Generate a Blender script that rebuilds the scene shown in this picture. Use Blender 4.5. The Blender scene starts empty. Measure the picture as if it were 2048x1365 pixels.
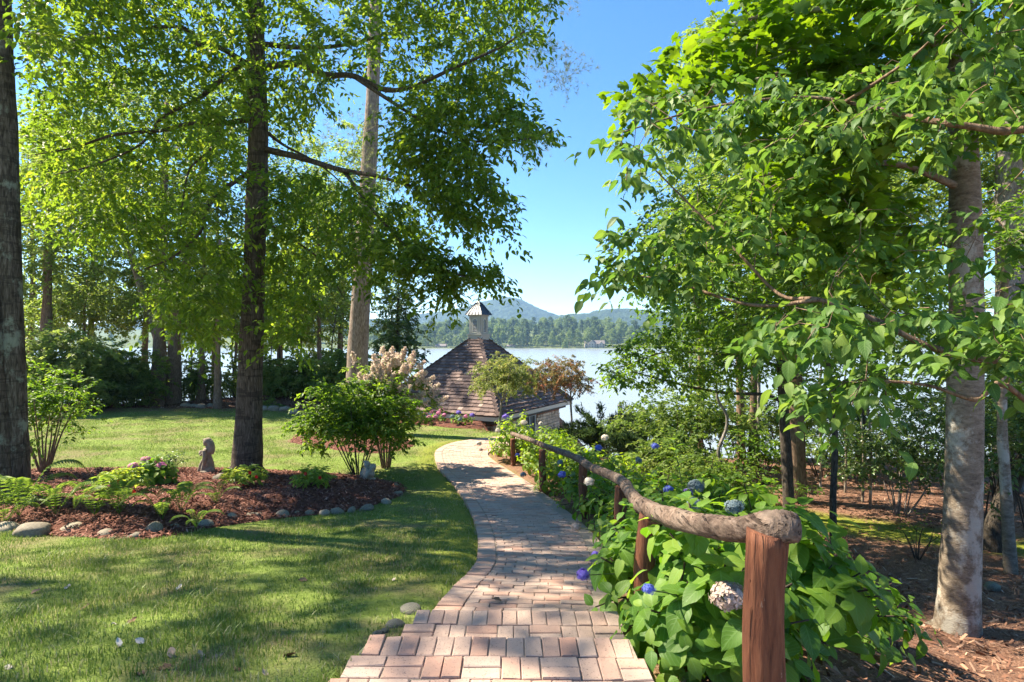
import bpy, bmesh, math, random
import numpy as np
from mathutils import Vector, Matrix, Euler

# ------------------------------------------------------------------ camera, light, exposure
SC = bpy.context.scene
COL = SC.collection
F, CX, CY, EYE = 1138.0, 1024.0, 682.5, 1.6          # focal length and centre in photo pixels, eye height

cam = bpy.data.cameras.new('camera'); camo = bpy.data.objects.new('camera', cam); COL.objects.link(camo)
camo.location = (0, 0, EYE); camo.rotation_euler = (math.radians(90), 0, 0)
cam.sensor_width = 36; cam.lens = 36 * F / 2048; cam.clip_start = 0.05; cam.clip_end = 9000
SC.camera = camo

SUN_AZ = (-0.94, 0.34); SUN_EL = math.radians(48)
_n = math.hypot(*SUN_AZ)
SUN_DIR = Vector((SUN_AZ[0] / _n * math.cos(SUN_EL), SUN_AZ[1] / _n * math.cos(SUN_EL), math.sin(SUN_EL)))
world = bpy.data.worlds.new('World'); SC.world = world; world.use_nodes = True
wn = world.node_tree; wn.nodes.clear()
sky = wn.nodes.new('ShaderNodeTexSky'); sky.sky_type = 'NISHITA'; sky.sun_disc = False
sky.sun_elevation = SUN_EL; sky.sun_rotation = math.atan2(SUN_AZ[0], SUN_AZ[1])
sky.altitude = 1500; sky.air_density = 1.0; sky.dust_density = 0.6; sky.ozone_density = 5.0
bg = wn.nodes.new('ShaderNodeBackground'); bg.inputs['Strength'].default_value = 0.071
wo = wn.nodes.new('ShaderNodeOutputWorld')
sat = wn.nodes.new('ShaderNodeHueSaturation'); sat.inputs['Saturation'].default_value = 1.28
tint = wn.nodes.new('ShaderNodeMix'); tint.data_type = 'RGBA'; tint.blend_type = 'MULTIPLY'; tint.inputs[0].default_value = 1.0; tint.inputs[7].default_value = (1.07, .97, .87, 1)   # white balance of the daylight
wn.links.new(sky.outputs[0], tint.inputs[6]); wn.links.new(tint.outputs[2], sat.inputs['Color']); wn.links.new(sat.outputs[0], bg.inputs[0]); wn.links.new(bg.outputs[0], wo.inputs[0])

sl = bpy.data.lights.new('sun', 'SUN'); so = bpy.data.objects.new('sun', sl); COL.objects.link(so)
sl.energy = 3.8; sl.angle = math.radians(0.7); sl.color = (1.0, 0.89, 0.70)
so.rotation_euler = SUN_DIR.to_track_quat('Z', 'Y').to_euler(); so.location = (-30, 8, 40)

vs = SC.view_settings; vs.view_transform = 'Standard'; vs.look = 'None'; vs.exposure = 2.3; vs.gamma = 1.0
vs.use_curve_mapping = False
SC.render.engine = 'CYCLES'
cy = SC.cycles
cy.use_denoising = True; cy.max_bounces = 8; cy.diffuse_bounces = 6; cy.glossy_bounces = 3
cy.transmission_bounces = 5; cy.transparent_max_bounces = 4; cy.volume_bounces = 0
cy.caustics_reflective = False; cy.caustics_refractive = False; cy.sample_clamp_indirect = 6

# ------------------------------------------------------------------ helpers
rng = np.random.default_rng(7)

def W(px, py, d):
    return np.array([(px - CX) / F * d, d, EYE - (py - CY) / F * d])

def sstep(t):
    t = np.clip(t, 0, 1); return t * t * (3 - 2 * t)

def tag(o, label=None, cat=None, group=None, kind=None):
    if label: o['label'] = label
    if cat: o['category'] = cat
    if group: o['group'] = group
    if kind: o['kind'] = kind
    return o

def empty(name, loc, label=None, cat=None, group=None):
    o = bpy.data.objects.new(name, None); COL.objects.link(o); o.location = loc; o.empty_display_size = .2
    return tag(o, label, cat, group)

def link(name, me, parent=None, loc=None, local=True):
    o = bpy.data.objects.new(name, me); COL.objects.link(o)
    if parent is not None:
        o.parent = parent
        if not local:      # vertices are given in world coordinates
            # parents are never rotated or scaled
            l = Vector((0, 0, 0)); p = parent
            while p is not None:
                l += Vector(p.location); p = p.parent
            o.location = -l
    if loc is not None: o.location = loc
    return o

class MB:
    """collects vertices and faces; build() makes one mesh"""
    def __init__(s): s.V = []; s.n = 0; s.F = []; s.R = []; s.M = []; s.U = []; s.useuv = False
    def add(s, V, faces, rnd=0.5, mat=0, uv=None):
        V = np.asarray(V, dtype=np.float32).reshape(-1, 3)
        for f in faces:
            f = np.asarray(f, dtype=np.int64)
            if f.ndim == 1: f = f[None]
            s.F.append(f + s.n)
            r = np.asarray(rnd, dtype=np.float32)
            s.R.append(np.full(len(f), float(r), np.float32) if r.ndim == 0 else np.repeat(r, len(f) // len(r)))
            s.M.append(np.full(len(f), mat, np.int32))
            if uv is not None:
                s.useuv = True; s.U.append(np.asarray(uv, np.float32)[f].reshape(-1, 2))
            else: s.U.append(np.zeros((f.size, 2), np.float32))
        s.V.append(V); s.n += len(V)
    def mesh(s, name, mats, smooth=False):
        me = bpy.data.meshes.new(name)
        if not s.V: return me
        V = np.concatenate(s.V)
        me.vertices.add(len(V)); me.vertices.foreach_set('co', V.ravel())
        tot = np.concatenate([np.full(len(f), f.shape[1], np.int32) for f in s.F])
        loops = np.concatenate([f.ravel() for f in s.F]).astype(np.int32)
        me.loops.add(len(loops)); me.loops.foreach_set('vertex_index', loops)
        me.polygons.add(len(tot)); st = np.zeros(len(tot), np.int32); st[1:] = np.cumsum(tot)[:-1]
        me.polygons.foreach_set('loop_start', st)
        me.polygons.foreach_set('material_index', np.concatenate(s.M))
        me.polygons.foreach_set('use_smooth', np.full(len(tot), smooth, dtype=bool))
        if s.useuv:
            uvl = me.uv_layers.new(name='UVMap'); uvl.data.foreach_set('uv', np.concatenate(s.U).ravel())
        a = me.attributes.new('rnd', 'FLOAT', 'FACE'); a.data.foreach_set('value', np.concatenate(s.R))
        me.update(calc_edges=True)
        for m in (mats if isinstance(mats, (list, tuple)) else [mats]): me.materials.append(m)
        return me
    def obj(s, name, mats, parent=None, smooth=False, local=False):
        return link(name, s.mesh(name, mats, smooth), parent, local=local)

def box(mb, c, size, u=(1, 0, 0), v=(0, 1, 0), rnd=.5, mat=0, ch=0.0):
    """box centred at c with half axes along u, v and u x v; ch chamfers the top"""
    u = np.array(u, float); v = np.array(v, float); w = np.cross(u, v)
    a, b, h = size[0] / 2, size[1] / 2, size[2] / 2
    c = np.array(c, float)
    def q(x, y, z): return c + u * x + v * y + w * z
    if ch <= 0:
        V = [q(-a,-b,-h), q(a,-b,-h), q(a,b,-h), q(-a,b,-h), q(-a,-b,h), q(a,-b,h), q(a,b,h), q(-a,b,h)]
        mb.add(V, [np.array([[0,3,2,1],[4,5,6,7],[0,1,5,4],[1,2,6,5],[2,3,7,6],[3,0,4,7]])], rnd, mat)
    else:
        k = ch
        V = [q(-a,-b,-h), q(a,-b,-h), q(a,b,-h), q(-a,b,-h), q(-a,-b,h-k), q(a,-b,h-k), q(a,b,h-k), q(-a,b,h-k),
             q(-a+k,-b+k,h), q(a-k,-b+k,h), q(a-k,b-k,h), q(-a+k,b-k,h)]
        mb.add(V, [np.array([[0,1,5,4],[1,2,6,5],[2,3,7,6],[3,0,4,7],[4,5,9,8],[5,6,10,9],[6,7,11,10],[7,4,8,11],[8,9,10,11]])], rnd, mat)

def tube(mb, P, R, n=6, rnd=.5, mat=0, rough=0.0, r=None, cap=True):
    P = np.asarray(P, float); m = len(P)
    R = np.full(m, R, float) if np.ndim(R) == 0 else np.asarray(R, float)
    T = np.gradient(P, axis=0); T /= (np.linalg.norm(T, axis=1)[:, None] + 1e-9)
    a = np.array([0, 0, 1.]) if abs(T[0, 2]) < .9 else np.array([1., 0, 0])
    U = np.zeros_like(P)
    for i in range(m):
        a = a - T[i] * np.dot(a, T[i]); a /= np.linalg.norm(a) + 1e-9; U[i] = a
    Wv = np.cross(T, U)
    th = np.arange(n) * 2 * math.pi / n
    rr = R[:, None] * np.ones((1, n))
    if rough > 0 and r is not None:
        ph = r.random(6) * 6.28
        s = np.concatenate([[0], np.cumsum(np.linalg.norm(np.diff(P, axis=0), axis=1))])[:, None] / (R.mean() * 6 + 1e-6)
        rr = rr * (1 + rough * (np.sin(2 * th + ph[0] + s * 1.3) * .5 + np.sin(3 * th + ph[1] - s * 2.1) * .35 + np.sin(5 * th + ph[2] + s * .7) * .25 + np.sin(s * 3 + ph[3]) * .5)
                   + rough * .35 * r.standard_normal(rr.shape))
    V = P[:, None, :] + rr[..., None] * (np.cos(th)[None, :, None] * U[:, None, :] + np.sin(th)[None, :, None] * Wv[:, None, :])
    i = np.arange(m - 1)[:, None] * n; j = np.arange(n)[None, :]; k = (j + 1) % n
    Fq = np.stack([i + j, i + k, i + n + k, i + n + j], -1).reshape(-1, 4)
    faces = [Fq]
    V = V.reshape(-1, 3)
    if cap and n >= 3:
        V = np.concatenate([V, P[:1], P[-1:]]); c0, c1 = m * n, m * n + 1
        jj = np.arange(n); kk = (jj + 1) % n
        faces.append(np.stack([np.full(n, c0), kk, jj], -1)); faces.append(np.stack([np.full(n, c1), (m-1)*n + jj, (m-1)*n + kk], -1))
    mb.add(V, faces, rnd, mat)

def spline(P, k=6):
    """Catmull-Rom through the points"""
    P = np.asarray(P, float)
    if len(P) < 3: return np.linspace(P[0], P[-1], k + 1)
    Q = np.concatenate([[2 * P[0] - P[1]], P, [2 * P[-1] - P[-2]]]); out = []
    t = np.linspace(0, 1, k, endpoint=False)[:, None]
    for i in range(1, len(Q) - 2):
        p0, p1, p2, p3 = Q[i-1], Q[i], Q[i+1], Q[i+2]
        out.append(.5 * (2*p1 + (p2-p0)*t + (2*p0-5*p1+4*p2-p3)*t*t + (3*p1-p0-3*p2+p3)*t**3))
    out.append(P[-1:]); return np.concatenate(out)

def unit(v):
    v = np.asarray(v, float); return v / (np.linalg.norm(v, axis=-1, keepdims=True) + 1e-9)

# leaf shapes: x along the leaf, y across, z up
def T_diamond(w=.45):
    V = np.array([[0,0,0],[.42,w/2,.07],[1,0,-.10],[.42,-w/2,.07]]); return V, [np.array([[0,2,1],[0,3,2]])], None
def T_oval(w=.45, curl=.14):
    V = np.array([[0,0,0],[.33,0,-.01],[.68,0,-.03-curl*.3],[1,0,-.04-curl],[.28,w*.47,.06],[.64,w*.42,.03],[.28,-w*.47,.06],[.64,-w*.42,.03]])
    return V, [np.array([[0,1,4],[2,3,5],[0,6,1],[2,7,3]]), np.array([[1,2,5,4],[1,6,7,2]])], None
def T_lobed():
    o = np.array([[0,.0],[.02,.22],[.18,.50],[.30,.30],[.52,.52],[.72,.50],[.68,.22],[.92,.20],[.86,0],[.92,-.20],[.68,-.22],[.72,-.50],[.52,-.52],[.30,-.30],[.18,-.50],[.02,-.22]])
    z = -.10 * (o[:, 1] / .5) ** 2 - .10 * (o[:, 0] - .4) ** 2
    V = np.concatenate([[[.42, 0, .03]], np.c_[o, z]]); n = len(o)
    i = np.arange(n); return V, [np.stack([np.zeros(n, int), 1 + (i + 1) % n, 1 + i], -1)], None
def T_big(w=.58, curl=.25, fold=.16, wav=.02, seed=0):
    r = np.random.default_rng(seed)
    xs = np.array([0, .10, .26, .45, .64, .82, 1.0]); hw = w/2*np.array([.03, .52, .92, 1.0, .84, .48, .0])
    V = []; U = []
    for x, h in zip(xs, hw):
        zc = -curl * x * x
        for s in (-1, -.5, 0, .5, 1):
            V.append([x, h*s, zc + fold*abs(s)*h*1.6 - .12*abs(s)**3*h + (wav*math.sin(x*14+s*3) + r.normal()*wav*.4)*abs(s)]); U.append([x, .5 + .5*s])
    V = np.array(V); q = []
    for i in range(6):
        for j in range(4):
            a = i*5+j; q.append([a, a+5, a+6, a+1])
    return V, [np.array(q)], np.array(U)

def put_leaves(mb, T, P, X, N, S, rnd, mat=0):
    """place one copy of template T per row: position P, leaf axis X, face normal N, length S"""
    V, Fs, U = T
    P = np.asarray(P, float); n = len(P)
    if n == 0: return
    X = unit(X); N = N - X * np.sum(N * X, 1)[:, None]; N = unit(N); Y = np.cross(N, X)
    S = np.broadcast_to(np.asarray(S, float), (n,))
    A = P[:, None] + S[:, None, None] * (V[None, :, 0:1] * X[:, None] + V[None, :, 1:2] * Y[:, None] + V[None, :, 2:3] * N[:, None])
    k = len(V); off = (np.arange(n) * k)[:, None, None]
    faces = [(f[None] + off).reshape(-1, f.shape[1]) for f in Fs]
    mb.add(A.reshape(-1, 3), faces, rnd, mat, None if U is None else np.tile(U, (n, 1)))

# ------------------------------------------------------------------ materials
class NT:
    def __init__(s, name):
        s.m = bpy.data.materials.new(name); s.m.use_nodes = True; s.t = s.m.node_tree; s.t.nodes.clear()
        s.out = s.n('OutputMaterial')
    def n(s, typ, **kw):
        x = s.t.nodes.new('ShaderNode' + typ)
        for k, v in kw.items():
            if hasattr(x, k): setattr(x, k, v)
        return x
    def l(s, a, b): s.t.links.new(a, b)
    def setin(s, node, **kw):
        for k, v in kw.items():
            k = k.replace('_', ' ')
            if isinstance(v, bpy.types.NodeSocket): s.l(v, node.inputs[k])
            else: node.inputs[k].default_value = v
        return node
    def coord(s, kind='Object', scale=None):
        c = s.n('TexCoord').outputs[kind]
        if scale is None: return c
        mp = s.n('Mapping'); s.l(c, mp.inputs['Vector']); mp.inputs['Scale'].default_value = scale; return mp.outputs[0]
    def noise(s, vec, scale=5, detail=4, rough=.6, dist=0.0):
        x = s.n('TexNoise'); s.l(vec, x.inputs['Vector']); x.inputs['Scale'].default_value = scale
        x.inputs['Detail'].default_value = detail; x.inputs['Roughness'].default_value = rough; x.inputs['Distortion'].default_value = dist
        return x.outputs[0]
    def ramp(s, fac, stops):
        x = s.n('ValToRGB'); s.l(fac, x.inputs[0]); cr = x.color_ramp
        while len(cr.elements) > 1: cr.elements.remove(cr.elements[-1])
        cr.elements[0].position = stops[0][0]; cr.elements[0].color = (*stops[0][1], 1)
        for p, c in stops[1:]:
            e = cr.elements.new(p); e.color = (*c, 1)
        return x.outputs[0]
    def mix(s, fac, a, b, typ='MIX'):
        x = s.n('Mix'); x.data_type = 'RGBA'; x.blend_type = typ
        for i, v in ((0, fac), (6, a), (7, b)):
            if isinstance(v, bpy.types.NodeSocket): s.l(v, x.inputs[i])
            else: x.inputs[i].default_value = v if i == 0 else (*v, 1)
        return x.outputs[2]
    def math(s, op, a, b=0.0, c=0.0):
        x = s.n('Math'); x.operation = op
        for i, v in enumerate((a, b, c)):
            if isinstance(v, bpy.types.NodeSocket): s.l(v, x.inputs[i])
            else: x.inputs[i].default_value = v
        return x.outputs[0]
    def attr(s, name='rnd'):
        x = s.n('Attribute'); x.attribute_name = name; return x.outputs['Fac']
    def objrnd(s): return s.n('ObjectInfo').outputs['Random']
    def bump(s, h, strength=.5, dist=.02):
        x = s.n('Bump'); s.l(h, x.inputs['Height']); x.inputs['Strength'].default_value = strength; x.inputs['Distance'].default_value = dist
        return x.outputs[0]
    def princ(s, col, rough=.7, spec=.3, normal=None, **kw):
        p = s.n('BsdfPrincipled')
        if isinstance(col, bpy.types.NodeSocket): s.l(col, p.inputs['Base Color'])
        else: p.inputs['Base Color'].default_value = (*col, 1)
        if isinstance(rough, bpy.types.NodeSocket): s.l(rough, p.inputs['Roughness'])
        else: p.inputs['Roughness'].default_value = rough
        p.inputs['Specular IOR Level'].default_value = spec
        if normal is not None: s.l(normal, p.inputs['Normal'])
        for k, v in kw.items(): p.inputs[k].default_value = v
        return p.outputs[0]
    def done(s, sh): s.l(sh, s.out.inputs['Surface']); return s.m

def leafmat(name, cols, trans=.42, rough=.5, spec=.25, tcol=None, veins=False, gain=2.5):
    t = NT(name)
    r = t.math('FRACT', t.math('ADD', t.attr(), t.objrnd())) if veins else t.attr()
    n = len(cols)
    c = t.ramp(r, [(i / (n - 1), x) for i, x in enumerate(cols)])
    nrm = None
    if veins:
        uv = t.n('TexCoord').outputs['UV']; sp = t.n('SeparateXYZ'); t.l(uv, sp.inputs[0])
        d = t.math('ABSOLUTE', t.math('SUBTRACT', sp.outputs[1], .5))
        wv = t.math('SINE', t.math('MULTIPLY', t.math('SUBTRACT', t.math('MULTIPLY', sp.outputs[0], 8.0), t.math('MULTIPLY', d, 4.5)), 6.2832))
        vein = t.math('POWER', t.math('MULTIPLY', t.math('ADD', wv, 1.0), .5), 9.0)
        mid = t.math('LESS_THAN', d, .035)
        vm = t.math('MAXIMUM', t.math('MULTIPLY', vein, .45), t.math('MULTIPLY', mid, .8))
        c = t.mix(t.math('MULTIPLY', vm, .42), c, (.20, .34, .10))
        nrm = t.bump(vm, .35, .004)
    hs = t.n('HueSaturation'); t.l(c, hs.inputs['Color']); hs.inputs['Value'].default_value = gain; hs.inputs['Hue'].default_value = .485; hs.inputs['Saturation'].default_value = 1.1
    p = t.princ(c, rough, spec, nrm)
    tr = t.n('BsdfTranslucent'); t.l(hs.outputs[0], tr.inputs['Color'])
    mx = t.n('MixShader'); mx.inputs[0].default_value = trans; t.l(p, mx.inputs[1]); t.l(tr.outputs[0], mx.inputs[2])
    return t.done(mx.outputs[0])

def barkmat(name, dark, mid, light, scale=(9, 9, 1.6), bump=.9, lichen=None, bands=0.0, fine=6):
    t = NT(name); v = t.coord('Object', scale)
    a = t.noise(v, 3.0, 6, .65, .6); b = t.noise(v, fine, 3, .6)
    f = t.math('ADD', t.math('MULTIPLY', a, .7), t.math('MULTIPLY', b, .3))
    c = t.ramp(f, [(.36, dark), (.5, mid), (.66, light)])
    if bands:
        bv = t.coord('Object', (1.5, 1.5, 9)); bn = t.noise(bv, 1.3, 3, .5)
        c = t.mix(t.math('MULTIPLY', t.math('GREATER_THAN', bn, .56), bands), c, dark)
    if lichen is not None:
        ln = t.noise(t.coord('Object', (1, 1, .8)), 2.6, 6, .7); lm = t.ramp(ln, [(.53, (0, 0, 0)), (.60, (1, 1, 1))])
        c = t.mix(t.math('MULTIPLY', lm, .75), c, lichen)
    return t.done(t.princ(c, .9, .15, t.bump(f, bump, .03)))

def stonemat(name, cols, scale=6, rough=.85, bump=.4, obj=True):
    t = NT(name); v = t.coord('Object'); a = t.noise(v, scale, 6, .65); b = t.noise(v, scale * 5, 3, .6)
    f = t.math('ADD', t.math('MULTIPLY', a, .6), t.math('MULTIPLY', b, .4))
    c = t.ramp(f, [(.33, cols[0]), (.5, cols[1]), (.68, cols[2])])
    r = t.math('FRACT', t.math('ADD', t.attr(), t.objrnd()))
    hs = t.n('HueSaturation'); t.l(c, hs.inputs['Color']); t.l(t.math('ADD', t.math('MULTIPLY', r, .5), .75), hs.inputs['Value'])
    return t.done(t.princ(hs.outputs[0], rough, .25, t.bump(f, bump, .02)))

def plain(name, col, rough=.6, spec=.4, var=.12, scale=8, bump=.1, metallic=0.0):
    t = NT(name); v = t.coord('Object'); a = t.noise(v, scale, 5, .6)
    c = t.mix(a, tuple(x * (1 - var) for x in col), tuple(min(1, x * (1 + var)) for x in col))
    return t.done(t.princ(c, rough, spec, t.bump(a, bump, .01), Metallic=metallic))

# ------------------------------------------------------------------ terrain
_PY = np.array([-8,0,2,3.0,3.9,5,7,9,11,13,16,20,24,28,31,34,40,50,58,90], float)
_PZ = np.array([.5,.1,-.02,-.10,-.33,-.5,-.82,-1.12,-1.33,-1.42,-1.52,-1.62,-1.70,-1.72,-1.8,-2.4,-4.8,-7.4,-8.6,-12], float)
_ty = np.arange(-8, 90, .05); _tz = np.interp(_ty, _PY, _PZ); _k = np.ones(25) / 25
_tz = np.convolve(np.pad(_tz, 12, mode='edge'), _k, 'valid')
def prof(y): return np.interp(y, _ty, _tz)
LAKE_Z = -7.4
# path edges (y, x)
PL = np.array([(-3,-2.2),(0,-1.45),(2.69,-.84),(3.07,-.74),(3.69,-.60),(4.05,-.58),(4.6,-.52),(5.35,-.39),(5.95,-.37),(7.3,-.46),(9.3,-.71),(11.66,-1.2),(13.6,-1.77),(15.7,-2.14),(16.8,-2.1),(17.7,-1.8),(18.5,-1.1),(18.9,-.5),(19.1,.5),(19.3,3)])
PR = np.array([(-3,.80),(2.69,.67),(3.07,.66),(3.5,.68),(4.3,.80),(5.2,.95),(6.5,1.06),(7.8,1.03),(9.0,.92),(11,.60),(12.8,.08),(15.2,-.61),(16.2,-.5),(16.8,.1),(17.1,1.0),(17.4,3)])
def smooth_edge(E):
    S = spline(np.c_[E[:, 1], E[:, 0]], 10); return S
SL, SR = smooth_edge(PL), smooth_edge(PR)
def xl(y): return np.interp(y, PL[:, 0], PL[:, 1])
def xr(y): return np.interp(y, PR[:, 0], PR[:, 1])
_sl = SL[np.argsort(SL[:, 1])]; _sr = SR[np.argsort(SR[:, 1])]
def xl(y): return np.interp(y, _sl[:, 1], _sl[:, 0])
def xr(y): return np.interp(y, _sr[:, 1], _sr[:, 0])
Y1, Y2 = 3.07, 3.69                                   # the two step edges
def pathz(y):
    y = np.asarray(y, float)
    return np.where(y < Y1, 0.0, np.where(y < Y2, -.15, np.minimum(prof(y) + .015, -.29)))

BUMPS = []    # soft swellings of the ground (x, y, rx, ry, h)
def ground(x, y):
    x = np.asarray(x, float); y = np.asarray(y, float)
    z = prof(y) + 0.0
    e = xr(np.minimum(y, 15)) + .45
    z = z - .80 * sstep((x - e) / 3.2) * sstep((24 - y) / 4 + .6)
    z = z - 3.2 * sstep((x - 1.0) / 5.0) * sstep((y - 18.5) / 14)
    s_ = (x + .56) * .873 - (y - 22) * .489          # right of the pavilion's lake-side wall
    z = z - 1.9 * sstep((s_ + 1.4) / .8) * sstep((y - 20) / 3) * sstep((x + 1.15) / .7)
    z = z + .16 * sstep((-x - 5) / 8) * sstep((y - 3) / 10) * sstep((30 - y) / 4)
    for bx, by, rx, ry, h in BUMPS:
        z = z + h * sstep(1.25 - np.sqrt(((x - bx) / rx) ** 2 + ((y - by) / ry) ** 2) * 1.25)
    return z
def inpath(x, y): return (x > xl(y)) & (x < xr(y)) & (y < 19.25)
def hit(px, py):
    d = np.arange(1.5, 75, .02)
    zz = EYE - (py - CY) / F * d
    g = ground((px - CX) / F * d, d)
    i = np.argmax(zz <= g); 
    if zz[i] > g[i]: i = len(d) - 1
    return np.array([(px - CX) / F * d[i], d[i], g[i]])
BUMPS += [(-11, 30.5, 9, 3.2, .45), (-6.6, 28.3, 3.2, 1.2, .30)]

# materials of the setting
t = NT('ground_soil'); v = t.coord('Object')
n1 = t.noise(v, 1.1, 5, .6); n2 = t.noise(v, 9, 5, .65); n3 = t.noise(v, 60, 3, .7); n4 = t.noise(v, .35, 3, .5)
gr = t.ramp(n2, [(.28, (.10, .145, .028)), (.5, (.16, .22, .045)), (.7, (.24, .29, .08))])
dry = t.ramp(n3, [(.3, (.12, .10, .05)), (.6, (.25, .21, .11)), (.8, (.36, .30, .18))])
moss = t.ramp(n3, [(.3, (.14, .17, .02)), (.7, (.28, .29, .04))])
gr = t.mix(t.math('MULTIPLY', t.ramp(n1, [(.46, (0,0,0)), (.64, (1,1,1))]), .85), gr, dry)
gr = t.mix(t.attr('moss'), gr, moss)
lit = t.ramp(n3, [(.28, (.075, .036, .022)), (.48, (.19, .098, .064)), (.60, (.32, .19, .13)), (.76, (.50, .37, .28))])
lit = t.mix(t.ramp(n2, [(.5, (0,0,0)), (.75, (.6,.6,.6))]), lit, (.13, .078, .052))
lit = t.mix(t.attr('moss'), lit, moss)
c = t.mix(t.attr('lawn'), lit, gr)
h = t.math('ADD', n3, t.math('MULTIPLY', n2, .6))
M_ground = t.done(t.princ(c, .95, .1, t.bump(h, .8, .035)))

t = NT('mulch_soil'); v = t.coord('Object'); n3 = t.noise(v, 45, 5, .75, .8); n2 = t.noise(v, 6, 4, .6)
c = t.ramp(n3, [(.3, (.060, .026, .018)), (.5, (.16, .068, .048)), (.68, (.26, .13, .094))])
M_mulch = t.done(t.princ(c, .95, .1, t.bump(t.math('ADD', n3, n2), 1.0, .04)))
t = NT('mulch_chips'); c = t.ramp(t.attr(), [(0, (.085, .034, .024)), (.4, (.20, .085, .062)), (.75, (.31, .15, .11)), (.93, (.43, .26, .20)), (1, (.60, .47, .39))])
M_chip = t.done(t.princ(c, .9, .15))
t = NT('litter'); c = t.ramp(t.attr(), [(0, (.08, .036, .022)), (.45, (.20, .10, .065)), (.8, (.36, .22, .15)), (1, (.58, .46, .37))])
M_litter = t.done(t.princ(c, .9, .15))
t = NT('grass_blades'); c = t.ramp(t.attr(), [(0, (.095, .165, .026)), (.45, (.165, .245, .042)), (.75, (.23, .30, .065)), (.90, (.32, .34, .12)), (1, (.48, .42, .24))])
pr = t.princ(c, .5, .25); tr = t.n('BsdfTranslucent'); t.l(c, tr.inputs['Color']); mx = t.n('MixShader'); mx.inputs[0].default_value = .35
t.l(pr, mx.inputs[1]); t.l(tr.outputs[0], mx.inputs[2]); M_grass = t.done(mx.outputs[0])

# ground sheet
gx = np.concatenate([-np.geomspace(9, 160, 34)[::-1], np.arange(-8.85, 9, .15), np.geomspace(9, 160, 34)])
gy = np.concatenate([np.arange(-8, 20, .15), np.arange(20, 34, .35), np.arange(34, 90, 1.5)])
X, Y = np.meshgrid(gx, gy); Z = ground(X, Y)
micro = (np.sin(X*3.1+Y*1.7)*np.sin(Y*2.3-X*.9)*.012 + np.sin(X*7.3-Y*5.1)*.005)
Zp = np.where(inpath(X, Y), np.minimum(Z, pathz(Y)) - .07, Z + micro * (Y < 30))
gmb = MB(); nx_, ny_ = len(gx), len(gy)
ii = (np.arange(ny_-1)[:, None]*nx_ + np.arange(nx_-1)[None, :]).ravel()
gmb.add(np.stack([X, Y, Zp], -1).reshape(-1, 3), [np.stack([ii, ii+1, ii+1+nx_, ii+nx_], -1)])
gme = gmb.mesh('ground', M_ground, True)
lawn = sstep((xr(np.minimum(Y, 15.5)) + .15 - X) / .3) * sstep((26.6 - Y + .05*X) / .8)
lawn = np.maximum(lawn, 0) * np.where(X < -17, sstep((X + 19) / 2), 1)
lawn = np.where((Y > 15.5) & (X > -1.2), sstep((Y - 18.3) / .5) * sstep((20.6 - Y) / .5) * sstep((1.5 - X) / .8), lawn)
dl = xl(Y) - X
mossm = sstep((.75 - dl) / .6) * (dl > 0) * (Y < 19) * sstep((Y - 4.2) / 1.5)
# mossy strip in the wood on the far side of the handrail
ms = np.exp(-(((Y - (12.6 - (X - 5.5) * .75)) / 1.15) ** 2)) * sstep((X - 3.3) / 1.0) * (Y > 4)
mossm = np.maximum(mossm * .75, sstep(ms * 1.6 - .3))
for nm, A in (('lawn', lawn), ('moss', mossm)):
    a = gme.attributes.new(nm, 'FLOAT', 'POINT'); a.data.foreach_set('value', A.astype(np.float32).ravel())
tag(link('ground', gme), 'sloping garden ground, mown lawn on one side and leaf litter under trees', None, None, 'structure')

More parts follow.
